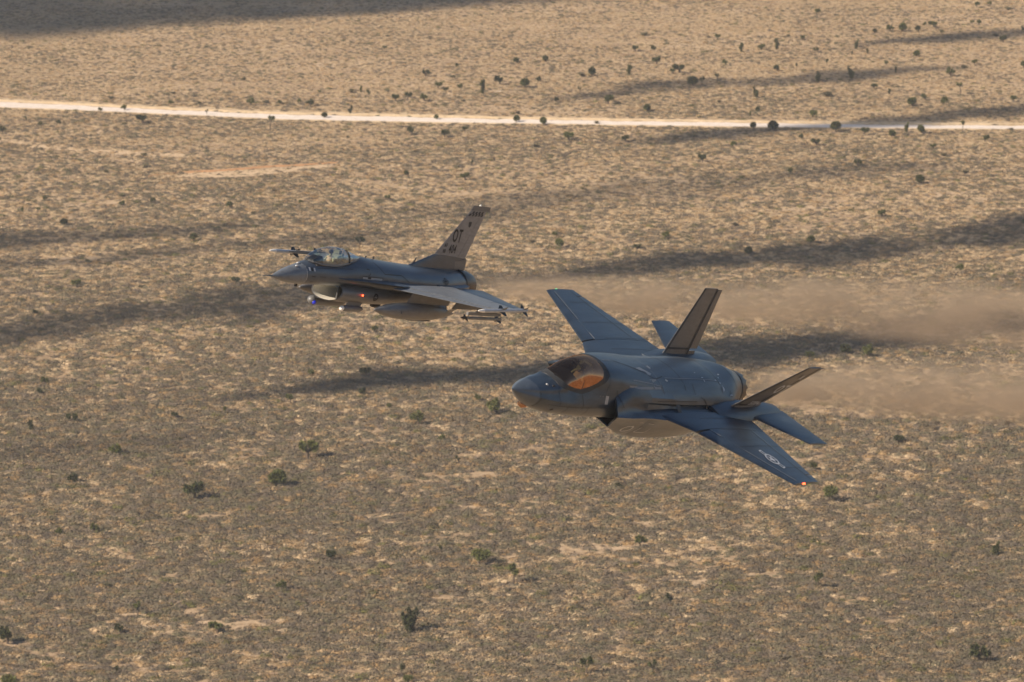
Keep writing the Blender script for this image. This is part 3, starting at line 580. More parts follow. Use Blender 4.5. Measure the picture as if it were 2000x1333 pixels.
def pilot(root_m, seat, scale, label, group, look):
    """seated pilot, one skinned body, facing -x; seat = hip point in jet axes"""
    hx, hy, hz = seat
    J = {'hip': (0, 0, 0, .17), 'waist': (.03, 0, .18, .15), 'chest': (.07, 0, .38, .19), 'neck': (.05, 0, .56, .075), 'headb': (.02, 0, .64, .09), 'head': (.01, 0, .72, .10)}
    E_ = [('hip', 'waist'), ('waist', 'chest'), ('chest', 'neck'), ('neck', 'headb'), ('headb', 'head')]
    for s, nm in ((-1, 'l'), (1, 'r')):
        J['sh'+nm] = (.07, .21*s, .46, .085); J['el'+nm] = (-.02, .30*s, .20, .058); J['wr'+nm] = (-.27, .24*s, .17, .042); J['ha'+nm] = (-.36, .22*s, .18, .045)
        J['kn'+nm] = (-.48, .14*s, .12, .085); J['an'+nm] = (-.78, .13*s, -.22, .06); J['hp'+nm] = (-.05, .11*s, .0, .12); J['to'+nm] = (-.95, .13*s, -.22, .05)
        E_ += [('chest', 'sh'+nm), ('sh'+nm, 'el'+nm), ('el'+nm, 'wr'+nm), ('wr'+nm, 'ha'+nm), ('hip', 'hp'+nm), ('hp'+nm, 'kn'+nm), ('kn'+nm, 'an'+nm), ('an'+nm, 'to'+nm)]
    ks = list(J); me = bpy.data.meshes.new('person'); me.from_pydata([J[k][:3] for k in ks], [(ks.index(a), ks.index(b)) for a, b in E_], [])
    o = link(bpy.data.objects.new('person', me)); sk = o.modifiers.new('skin', 'SKIN'); sk.branch_smoothing = .6
    for i, k in enumerate(ks): d = me.skin_vertices[0].data[i]; d.radius = (J[k][3], J[k][3]); d.use_root = (k == 'hip')
    su = o.modifiers.new('sub', 'SUBSURF'); su.levels = su.render_levels = 1
    dg = bpy.context.evaluated_depsgraph_get(); dg.update(); bm_ = bpy.data.meshes.new_from_object(o.evaluated_get(dg)); o.modifiers.clear(); o.data = bm_
    bm_.materials.clear(); bm_.materials.append(M['suit']); bm_.polygons.foreach_set('use_smooth', [True]*len(bm_.polygons))
    o.matrix_world = root_m @ Matrix.Translation((hx, hy, hz)) @ Matrix.Diagonal((scale, scale, scale, 1))
    q = Matrix.Rotation(look, 4, 'Z')
    def pc(name, b, mat): 
        c = b.build(name, mat, o, 50); return c
    def turned(b): b.v = [tuple((Matrix.Translation((.01, 0, .72)) @ q @ Matrix.Translation((-.01, 0, -.72))) @ Vector(v)) for v in b.v]; return b
    pc('helmet', turned(ellipsoid(MB(), (.02, 0, .76), (.155, .135, .15), 20, 12)), M['helmet'])
    pc('visor', turned(ellipsoid(MB(), (-.062, 0, .755), (.115, .128, .095), 18, 10)), M['visor'])
    pc('oxygen_mask', turned(ellipsoid(MB(), (-.115, 0, .665), (.075, .06, .075), 12, 8)), M['black'])
    hb_ = MB().tube([(-.16, 0, .63), (-.14, .06, .52), (-.02, .12, .44), (.0, .2, .34)], .022, 8); pc('oxygen_hose', turned(hb_), M['black'])
    v = MB(); v.loft([[(.055+.215*math.cos(a)*k[1], .205*math.sin(a)*k[1], k[0]) for a in (2*math.pi*i/18 for i in range(18))] for k in ((.2, .92), (.3, 1.0), (.42, 1.0), (.5, .78), (.53, .5))], True, False, True); pc('survival_vest', v, M['vest'])
    for s in (-1, 1):
        h = MB(); ellipsoid(h, (-.36, .22*s, .18), (.055, .045, .03), 10, 6)
        for k in range(4): y = .22*s+(-.03+.02*k); h.tube([(-.39, y, .19), (-.435, y, .185), (-.45, y, .155), (-.43, y, .14)], [.012, .0115, .011, .009], 6)
        h.tube([(-.35, .22*s-.04*s, .18), (-.39, .22*s-.065*s, .17), (-.42, .22*s-.055*s, .16)], [.013, .012, .01], 6); pc('glove', h, M['mark_light'])
    tag(o, label, 'person', group); return o

# ================================================================== the darker single-fin-pair stealth jet
def build_dark_jet():
    root = link(bpy.data.objects.new('stealth_jet', None))
    MT = jet_matrix([[0.4861079, -0.71635007, 0.50054139], [0.01028219, -0.56804013, -0.82293663], [0.8738383, 0.40518267, -0.26876315]], (0.0211, 1.42534, 151.8555)); root.matrix_world = MT
    tag(root, 'dark blue-grey stealth jet with two canted fins and amber canopy, banked toward the camera', 'fighter jet')
    # forward fuselage with canopy hump: x, zt, wh, zs, yc, zc, zb
    K = [(0.0, .02, .02, .01, .02, 0, -.02), (.05, .042, .045, .02, .06, 0, -.055), (.18, .085, .10, .045, .14, 0, -.135), (.4, .14, .18, .075, .245, 0, -.25), (.75, .215, .28, .115, .38, .0, -.40), (1.2, .29, .38, .15, .52, .0, -.54), (1.75, .38, .46, .20, .65, .0, -.63),
         (2.0, .48, .49, .25, .72, .0, -.65), (2.4, .74, .51, .32, .79, 0, -.67), (2.75, .93, .56, .40, .85, .01, -.69), (3.2, 1.06, .60, .46, .9, .02, -.71), (3.8, 1.10, .68, .54, .95, .05, -.73), (4.5, 1.09, .80, .60, 1.0, .08, -.75), (5.4, 1.05, .92, .58, 1.04, .1, -.76), (6.9, .95, 1.02, .5, 1.1, .1, -.8)]
    SL = [(2.02, .85), (2.09, .53), (2.3, .46), (2.6, .42), (2.95, .41), (3.3, .51), (3.62, .66), (3.88, .83), (3.97, .97), (4.04, 1.3)]
    OF = [(1.86, .75), (1.92, .38), (2.2, .33), (2.6, .30), (3.0, .29), (3.38, .38), (3.75, .54), (4.06, .74), (4.22, .90), (4.30, 1.3)]
    def dense(x):
        zt, wh, zs, yc, zc, zb = cr(K, x); h = zt-zs; half = []
        for i in range(60): t = math.pi/2*i/60; c, s = math.cos(t), math.sin(t); half.append((wh*s**(2/2.15), zs+h*c))
        for i in range(30): t = i/30; y = wh+(yc-wh)*t; z = zs+(zc-zs)*(t**.8); bul = .05*math.sin(math.pi*t)*(zs-zc); half.append((y+bul, z+bul*.4))
        for i in range(61): t = math.pi/2*i/60; c, s = math.cos(t), math.sin(t); half.append((yc*c**(2/2.3), zc+(zb-zc)*s**(2/1.9)))
        return half
    def cutat(P, z):
        """index (float) along the half outline where it falls to height z"""
        if P[0][1] <= z: return 0.0
        for i in range(len(P)-1):
            if P[i+1][1] <= z: return i+(P[i][1]-z)/max(1e-9, P[i][1]-P[i+1][1])
        return len(P)-1.0
    def at(P, k): i = min(int(k), len(P)-2); f = k-i; return (P[i][0]*(1-f)+P[i+1][0]*f, P[i][1]*(1-f)+P[i+1][1]*f)
    NA, NB, NC = 12, 2, 22
    def sec(x):
        P = dense(x); a_ = cutat(P, float(np.interp(x, [p[0] for p in SL], [p[1] for p in SL]))); b2 = cutat(P, float(np.interp(x, [p[0] for p in OF], [p[1] for p in OF]))); b2 = max(b2, a_); e = len(P)-1
        ks = [a_*i/NA for i in range(NA)]+[a_+(b2-a_)*i/NB for i in range(NB)]+[b2+(e-b2)*i/NC for i in range(NC+1)]; hf = [at(P, k) for k in ks]
        return [(x, -y, z) for y, z in hf], [(x, y, z) for y, z in hf]
    X = [.0, .02, .05, .1, .18, .28]+[.4+.07*i for i in range(7)]+list(np.arange(.9, 1.8, .1))+list(np.arange(1.82, 4.36, .03))+list(np.arange(4.4, 5.3, .1))+[5.5, 5.8, 6.2, 6.6, 6.9]
    SE = [sec(x) for x in X]
    def patch(name, i0, i1, x0, x1, mat):
        b_ = MB()
        for side in (0, 1):
            rg = [s_[side][i0:i1+1] for s_, x in zip(SE, X) if x0-1e-6 <= x <= x1+1e-6]
            b_.loft(rg, False)
        return b_.build(name, M[mat], root, 40)
    nose = patch('radome', NA+NB, NA+NB+NC, 0, 1.0001, 'stealth_nose'); fwd = patch('forward_fuselage', NA+NB, NA+NB+NC, .9999, 6.9, 'stealth')
    patch('canopy', 0, NA, 1.82, 4.36, 'glass35'); patch('canopy_frame', NA, NA+NB, 1.82, 4.36, 'seam_dark')
    bm_ = MB(); P = [p for p in sec(2.98)[0][:NA+1]][::-1]+[p for p in sec(2.98)[1][1:NA+1]]; P = [(x, y*.97, z-.03) for x, y, z in P]
    for a, c in zip(P[:-1], P[1:]): bm_.tube([a, c], .03, 6)
    bm_.build('canopy_bow', M['black'], root)
    ck = MB(); ck.box((2.05, -.42, .0), (4.2, .42, .12)); ck.build('cockpit_floor', M['dark'], root)
    d_ = MB(); d_.loft([[(2.25, -.3, .35), (2.25, .3, .35), (2.25, .3, .50), (2.25, 0, .56), (2.25, -.3, .50)], [(2.8, -.36, .3), (2.8, .36, .3), (2.8, .36, .62), (2.8, 0, .70), (2.8, -.36, .62)]], True, True, True); d_.build('glare_shield', M['black'], root)
    st = MB(); st.box((3.7, -.26, .12), (3.88, .26, .9)); st.box((3.3, -.26, .12), (3.75, .26, .26)); st.box((3.66, -.15, .88), (3.82, .15, 1.0)); st.build('ejection_seat', M['seatpad'], root)
    pilot(MT, (3.52, 0, .27), .78, 'pilot in dark helmet seen dimly behind the amber canopy of the dark jet', None, .5)
    # centre body from x=6.5 to the nozzle; half section rows, top centre -> bottom centre, 13 points
    def half(zt, sh, ch, zc, zb, wb): 
        return [(0, zt), (.42, zt-.04), (.78, zt-.155), (1.04, zt-.345), (1.20, (zt-.33)*.5+sh*.5+.02), (1.27, sh), (1.20, sh-.10), (1.27, zc+.08), (ch-.22, zc+.055), (ch, zc), (ch-.14, zc-.14), (wb+.34, (zc+zb)*.5), (wb+.08, zb+.13), (wb-.1, zb+.01), (wb*.5, zb), (0, zb)]
    B = [(6.5, half(.96, .38, 1.62, .03, -1.05, .98)), (7.1, half(.93, .36, 1.74, .06, -1.13, 1.02)), (8.0, half(.90, .33, 1.78, .08, -1.15, 1.05)), (9.0, half(.90, .31, 1.8, .08, -1.14, 1.05)), (10.0, half(.91, .30, 1.8, .08, -1.12, 1.02)),
         (11.0, half(.90, .28, 1.8, .08, -1.02, .95)), (12.0, half(.84, .25, 1.76, .08, -.86, .82))]
    def aft(x, r_, zc, sq): 
        o_ = []
        for k in range(16): t = math.pi*k/15; o_.append((r_*math.sin(t)*sq, zc+r_*math.cos(t)))
        return (x, o_)
    B += [aft(13.0, .80, .06, 1.25), aft(13.6, .68, .07, 1.08), aft(13.95, .60, .08, 1.0)]
    # resample along x smoothly
    keys = [[x]+[c for p in h for c in p] for x, h in B]; rr_ = []
    for x in list(np.arange(6.5, 13.96, .25))+[13.95]:
        c = cr(keys, x); h = [(c[2*i], c[2*i+1]) for i in range(16)]; rr_.append([(x, -y, z) for y, z in h]+[(x, y, z) for y, z in reversed(h[1:-1])])
    mid = MB().loft(rr_).build('centre_fuselage', M['stealth'], root, 35)
    # intake nacelles ahead of x=6.5
    Hb = B[0][1]
    nac = []
    for s in (-1, 1):
        lip = [(4.72, .90, .36), (4.70, .94, .345), (4.68, 1.0, .32), (4.64, 1.08, .27), (4.58, 1.18, .20), (4.54, 1.25, .15), (4.48, 1.34, .10), (4.43, 1.41, .06), (4.39, 1.47, .02), (4.38, 1.50, 0), (4.60, 1.38, -.16), (5.0, 1.13, -.46), (5.34, .95, -.70), (5.42, .88, -.77), (5.44, .6, -.76), (5.46, .05, -.76)]
        m1_ = [(5.35, .60, .90), (5.35, .72, .83), (5.35, .83, .74), (5.35, .93, .65), (5.33, 1.06, .52), (5.3, 1.17, .38), (5.3, 1.19, .25), (5.3, 1.30, .10), (5.3, 1.44, .03), (5.25, 1.57, .01), (5.4, 1.42, -.16), (5.7, 1.22, -.52), (5.9, 1.03, -.84), (5.95, .93, -.93), (5.95, .6, -.94), (5.95, 0, -.94)]
        m2_ = [(5.9, .3, .99), (5.9, .5, .94), (5.9, .76, .83), (5.9, .98, .68), (5.9, 1.14, .52), (5.9, 1.24, .375), (5.9, 1.21, .26), (5.9, 1.28, .10), (5.9, 1.40, .06), (5.9, 1.58, .02), (6.0, 1.46, -.14), (6.2, 1.29, -.52), (6.25, 1.06, -.90), (6.25, .94, -1.01), (6.25, .5, -1.02), (6.25, 0, -1.02)]
        end = [(6.5, y, z) for y, z in Hb]; b_ = MB(); b_.loft([[(x, y*s, z) for x, y, z in r_] for r_ in (lip, m1_, m2_, end)], False); nac.append(b_.build('intake_nacelle', M['stealth'], root, 50))
        # lip thickness and dark duct
        inn = [(x+.03, y-(.05 if y > .92 else .0), z+(.045 if z < -.3 else -.045)) for x, y, z in lip]; deep = [(x+1.3, .55+(y-.9)*.4, -.2+(z+.2)*.4) for x, y, z in inn]
        b_ = MB(); b_.loft([[(x, y*s, z) for x, y, z in r_] for r_ in (lip, inn)], True); b_.build('intake_lip', M['stealth'], root, None)
        b_ = MB(); b_.loft([[(x, y*s, z) for x, y, z in r_] for r_ in (inn, deep)], True, False, True); b_.build('intake_duct', M['black'], root, 50)
    # nozzle
    nz = MB(); k_ = 15; rings_ = []
    for x, r_ in ((13.93, .595), (14.05, .60), (14.3, .565)): rings_.append([(x+(.12 if (i % 2 == 0 and x > 14.2) else 0), r_*math.cos(2*math.pi*i/(2*k_)), .08+r_*math.sin(2*math.pi*i/(2*k_))) for i in range(2*k_)])
    nz.loft(rings_); nz.loft([rings_[-1], [(13.4, y*.72, .08+(z-.08)*.72) for x, y, z in rings_[-1]]]); nz.loft([[(13.4, y*.72, .08+(z-.08)*.72) for x, y, z in rings_[-1]]], True, True); nz.build('nozzle', M['metal_dark'], root, 30)
    MB().tube([(13.94, 0, .08), (13.99, 0, .08)], .615, 40).build('nozzle_ring', M['seam_dark'], root, 30)
    # wings, tails, fins
    for s in (-1, 1):
        r0 = ((7.08, 1.70*s, .08), (12.75, 1.70*s, .14)); t0 = ((9.9, 5.33*s, .13), (11.62, 5.30*s, .20))
        # kink: leading edge root extension
        b_ = MB(); foil(b_, ((6.95, 1.55*s, .06), (12.7, 1.55*s, .13)), ((7.95, 2.42*s, .09), (12.40, 2.45*s, .16)), 0, 1, .30, .26, 12, 2); wr = b_.build('wing_root', M['stealth'], root, 30)
        A = ((7.97, 2.44*s, .09), (12.40, 2.46*s, .16)); Z = ((9.92, 5.33*s, .13), (11.58, 5.31*s, .20))
        b_ = MB(); foil(b_, A, Z, .165, .80, .26, .10, 10, 4); wg = b_.build('wing', M['stealth'], root, 30)
        b_ = MB(); foil(b_, ((A[0][0]+.04, A[0][1]+.05*s, A[0][2]), A[1]), Z, 0, .158, .25, .10, 6, 4); b_.build('leading_edge_flap', M['stealth'], root, 30)
        b_ = MB(); foil(b_, A, tuple(Vector(a).lerp(Vector(c), .86) for a, c in zip(A, Z)), .806, 1, .26, .13, 4, 3); b_.build('flaperon', M['stealth'], root, 30)
        A2 = tuple(Vector(a).lerp(Vector(c), .872) for a, c in zip(A, Z)); b_ = MB(); foil(b_, A2, Z, .806, 1, .12, .10, 4, 1); b_.build('wing_tip_trailing_panel', M['stealth'], root, 30)
        # boom between wing and tailplane, carries the fin
        b_ = MB(); b_.loft([[(x, s*(yc+a*wd), zc+c*hh) for a, c in ((-1, .0), (-.7, .8), (0, 1), (.7, .7), (1, 0), (.7, -.7), (0, -1), (-.7, -.8))] for x, yc, zc, wd, hh in ((10.6, 1.35, .12, .45, .16), (11.6, 1.42, .16, .5, .27), (12.6, 1.45, .17, .5, .27), (13.6, 1.45, .2, .45, .22), (14.4, 1.45, .24, .35, .16), (15.0, 1.42, .26, .25, .07))], True, True, True); b_.build('tail_boom', M['stealth'], root, 40)
        b_ = MB(); foil(b_, ((12.5, 1.72*s, .22), (15.25, 1.55*s, .26)), ((13.98, 3.45*s, .31), (15.27, 3.47*s, .31)), 0, 1, .17, .06, 9, 3); b_.build('tailplane', M['stealth'], root, 30)
        up = Vector((0, s*.93, -.36)); f0 = (Vector((11.5, 1.46*s, .36)), Vector((13.62, 1.40*s, .38))); f1 = (Vector((13.5, 2.24*s, 2.42)), Vector((14.72, 2.22*s, 2.42)))
        b_ = MB(); foil(b_, f0, f1, 0, .70, .16, .07, 9, 3, up); b_.build('fin', M['stealth_fin'], root, 30)
        g0 = tuple(Vector(a).lerp(Vector(c), .10) for a, c in zip(f0, f1)); g1 = tuple(Vector(a).lerp(Vector(c), .985) for a, c in zip(f0, f1))
        b_ = MB(); foil(b_, g0, g1, .715, 1, .16, .07, 4, 3, up); b_.build('rudder', M['stealth_fin'], root, 30)
        # fin root fairing
        b_ = MB(); foil(b_, (Vector((11.35, 1.4*s, .22)), Vector((13.75, 1.4*s, .2))), (Vector((11.62, 1.50*s, .50)), Vector((13.62, 1.45*s, .52))), 0, 1, .26, .17, 8, 2, up); b_.build('fin_root_fairing', M['viper_fin'] if s < 0 else M['stealth_fin'], root, 40)
        # seams on fins (outer for left, inner for right are the faces in view)
        def onfin(c_, t_, side): p = f0[0].lerp(f0[1], c_).lerp(f1[0].lerp(f1[1], c_), t_); return p
        for c0, t0_, c1, t1_, wd in ((.70, .02, .70, .99, .075), (.02, .10, .72, .10, .06), (.03, .02, .03, .99, .05)):
            nn_ = 8; vv = []; ff = []; d = (onfin(c1, t1_, 0)-onfin(c0, t0_, 0)).normalized(); nrm = (f0[1]-f0[0]).cross(f1[0]-f0[0]).normalized(); nrm = nrm*(-1 if nrm.y > 0 else 1); wv = d.cross(nrm)*wd/2
            for i in range(nn_+1):
                t = i/nn_; p = onfin(c0+(c1-c0)*t, t0_+(t1_-t0_)*t, 0); cc = c0+(c1-c0)*t; th = (.16+(-.09)*(t0_+(t1_-t0_)*t))*(1.05*math.sqrt(cc)*(1-cc)+.25*cc*(1-cc)+.02)
                for q in (-1, 1): vv.append(p+nrm*(th+.012)+wv*q)
            ff = [(2*i, 2*i+2, 2*i+3, 2*i+1) for i in range(nn_)]; mesh_obj('fin_seam', vv, ff, M['seam_dark'], root)
        # marks on the left fin's outer face
        if s < 0:
            nrm = (f0[1]-f0[0]).cross(f1[0]-f0[0]).normalized(); nrm = nrm*(-1 if nrm.y > 0 else 1)
            vdir = Vector((.0, -.36, .93)); vdir = (vdir-nrm*vdir.dot(nrm)).normalized(); udir = Vector((1, 0, 0))
            for s_, cc, tt, sz, sx in (('OT', .45, .50, .62, .75), ('5084', .42, .15, .30, .95)):
                v2, ff = text_mesh(s_, sz, sx, 0, .008); p = onfin(cc, tt, 0)+nrm*.105; mesh_obj('fin_lettering', [p+udir*x+vdir*y for x, y in v2], ff, M['mark_pale'], root)
            p = onfin(.42, .80, 0)+nrm*.08; v2, ff = rect2d(-.09, -.12, .09, .10, 2); mesh_obj('fin_badge', [p+udir*x+vdir*y for x, y in v2], ff, M['mark_light'], root)
        # navigation light in the tip
        lt = MB(); ellipsoid(lt, (10.55, 5.335*s, .17), (.10, .03, .035), 10, 6); lt.build('navigation_light', M['red'] if s < 0 else M['green'], root)
    sk_ = bvh_of([fwd, mid]+nac+[o for o in root.children if o.name.split('.')[0] in ('wing', 'leading_edge_flap', 'flaperon', 'wing_root')])
    fw_b = bvh_of([fwd, nose, mid]+nac)
    D = lambda nm, shp, org, ud, vd, rd, mt, off=.008, bv=None: decal(nm, shp, org, ud, vd, rd, bv or sk_, M[mt], root, off)
    # wing roundel, top of left wing, reading outboard
    D('wing_insignia', star2d(.22), (10.30, -4.10, 0), (.25, -1, 0), (-1, -.25, 0), (0, 0, -1), 'mark_pale', .012)
    # leading edge seam and walkway lines on both wings
    for s in (-1, 1):
        D('wing_seam', line2d([(8.72, 2.5), (10.20, 5.2)], .035), (0, 0, 0), (1, 0, 0), (0, s, 0), (0, 0, -1), 'seam_light', .01)
        D('wing_seam', line2d([(11.35, 2.6), (11.24, 5.2)], .03), (0, 0, 0), (1, 0, 0), (0, s, 0), (0, 0, -1), 'seam_dark', .01)
    # left side prints: band along the nacelle side, nose panels, bay marks
    sd = dict(ud=(1, 0, 0), vd=(0, 0, 1), rd=(0, 1, 0))
    D('chine_seam', line2d([(1.06, -.5), (1.06, .35)], .035), (0, 0, 0), mt='seam_dark', bv=fw_b, **sd)
    D('pale_panel', rect2d(4.18, -.1, 4.34, .14, 2), (0, 0, .22), mt='mark_light', bv=fw_b, **sd)
    D('pale_panel', rect2d(3.9, -.2, 3.93, .2, 2), (0, 0, .14), mt='seam_light', bv=fw_b, **sd)
    D('pale_panel', rect2d(4.02, -.2, 4.05, .2, 2), (0, 0, .14), mt='seam_light', bv=fw_b, **sd)
    D('nose_panel_line', line2d([(1.5, -.16), (3.4, -.05), (4.3, -.0)], .022), (0, 0, 0), mt='seam_dark', bv=fw_b, **sd)
    D('nose_panel_line', line2d([(2.4, -.05), (2.45, -.5)], .022), (0, 0, 0), mt='seam_dark', bv=fw_b, **sd)
    D('nose_panel_line', line2d([(3.4, -.02), (3.6, -.55)], .022), (0, 0, 0), mt='seam_dark', bv=fw_b, **sd)
    D('pale_arrow', ([(0, 0), (.28, .1), (.16, -.06)], [(0, 1, 2)]), (4.25, 0, -.42), mt='mark_light', bv=fw_b, **sd)
    D('nose_port', ring2d(0.001, .05, 12), (1.85, 0, -.33), mt='mark_black', bv=fw_b, **sd)
    D('side_insignia', ring2d(.13, .19, 24, 1.2), (6.05, 0, -.62), mt='mark_light', bv=fw_b, **sd)
    D('bay_door_mark', line2d([(6.65, -.48), (6.65, -.76), (7.2, -.74), (7.2, -.5)], .035), (0, 0, 0), mt='mark_light', bv=fw_b, **sd)
    D('bay_door_mark', line2d([(6.2, -.26), (6.45, -.26)], .03), (0, 0, 0), mt='mark_light', bv=fw_b, **sd)
    D('bay_door_mark', line2d([(6.7, -.26), (7.0, -.26)], .03), (0, 0, 0), mt='mark_light', bv=fw_b, **sd)
    D('side_vent', rect2d(8.2, .14, 8.42, .32, 2), (0, 0, 0), mt='seam_dark', bv=fw_b, **sd)
    D('side_seam', line2d([(5.3, .72), (7.4, .68)], .05), (0, 0, 0), mt='seam_light', bv=fw_b, **sd)
    # spine prints: sun glints painted as pale patches, and pale flecks, cast from above
    up_ = dict(ud=(1, 0, 0), vd=(0, 1, 0), rd=(0, 0, -1))
    D('spine_glint', ([(6.35, -.25), (7.05, -.50), (7.25, -.42), (6.75, -.18)], [(0, 1, 2, 3)]), (0, 0, 0), mt='mark_light', **up_)
    D('spine_glint', ([(6.75, -.68), (7.35, -.62), (6.95, -.90)], [(0, 1, 2)]), (0, 0, 0), mt='seam_light', **up_)
    D('spine_glint', ([(7.45, -.05), (7.6, 0), (8.1, -.66), (8.0, -.7)], [(0, 1, 2, 3)]), (0, 0, 0), mt='mark_light', **up_)
    D('spine_seam', line2d([(5.2, 0), (6.3, -.3), (7.3, -.62), (7.9, -.5)], .03), (0, 0, 0), mt='seam_dark', **up_)
    for pts_ in ([(4.4, 0), (5.0, .0)], [(7.45, -1.0), (7.45, 1.0)], [(9.05, -.95), (9.05, .95)], [(11.6, -1.0), (11.6, 1.0)], [(12.9, -.8), (12.9, .8)], [(8.0, -.55), (11.6, -.62)], [(8.0, .55), (11.6, .62)], [(5.6, -.75), (7.4, -.85)], [(9.9, -1.15), (10.6, -1.35), (11.4, -1.3)]):
        D('spine_seam', line2d(pts_, .028), (0, 0, 0), mt='seam_dark' if pts_[0][0] > 9 else 'seam_light', **up_)
    for s in (-1, 1):
        for pts_ in ([(9.4, 2.5), (12.3, 2.55)], [(9.3, 3.4), (12.0, 3.4)], [(10.2, 4.55), (11.6, 4.55)], [(8.9, 1.9), (12.2, 1.9)]):
            D('wing_seam', line2d(pts_, .014), (0, 0, 0), (1, 0, 0), (0, s, 0), (0, 0, -1), 'seam_dark', .01)
    for pts_ in ([(6.9, .42), (9.6, .40)], [(7.5, .42), (7.5, .75)], [(9.6, .40), (9.6, .75)], [(12.2, .0), (12.2, .6)], [(10.8, .35), (13.2, .3)], [(3.1, -.12), (3.0, .28)], [(4.7, .55), (4.9, .2)]):
        D('side_seam', line2d(pts_, .026), (0, 0, 0), mt='seam_dark', bv=fw_b, **sd)
    rr = random.Random(3)
    for (x, y, a, c) in ((10.3, -.35, .05, .05), (10.5, -.55, .12, .04), (10.55, -.7, .05, .12), (12.0, -.35, .09, .06), (11.8, -.5, .06, .06), (11.4, -.62, .11, .06), (11.65, -.72, .08, .08), (11.7, -.95, .10, .2), (12.1, -1.05, .14, .05)):
        D('pale_fleck', ([(x, y), (x+a*1.4, y+c*.3), (x+a, y+c), (x+a*.2, y+c*.7)], [(0, 1, 2, 3)]), (0, 0, 0), mt='mark_pale', **up_)  # small pale flecks on the aft spine
    for x, y, z in ((1.50, -.20, 0), (1.74, -.30, 0)):
        z = fw_b.ray_cast(Vector((x, y, 5)), Vector((0, 0, -1)))[0].z
        q = MB(); ellipsoid(q, (x, y, z-.01), (.06, .05, .04), 8, 6); q.build('sensor_port', M['mark_light'] if x < 1.6 else M['black'], root)
    q = MB(); ellipsoid(q, (1.15, 0, -.52), (.22, .14, .13), 12, 8); q.build('targeting_window', M['glass35'], root)
    return MT
build_dark_jet()

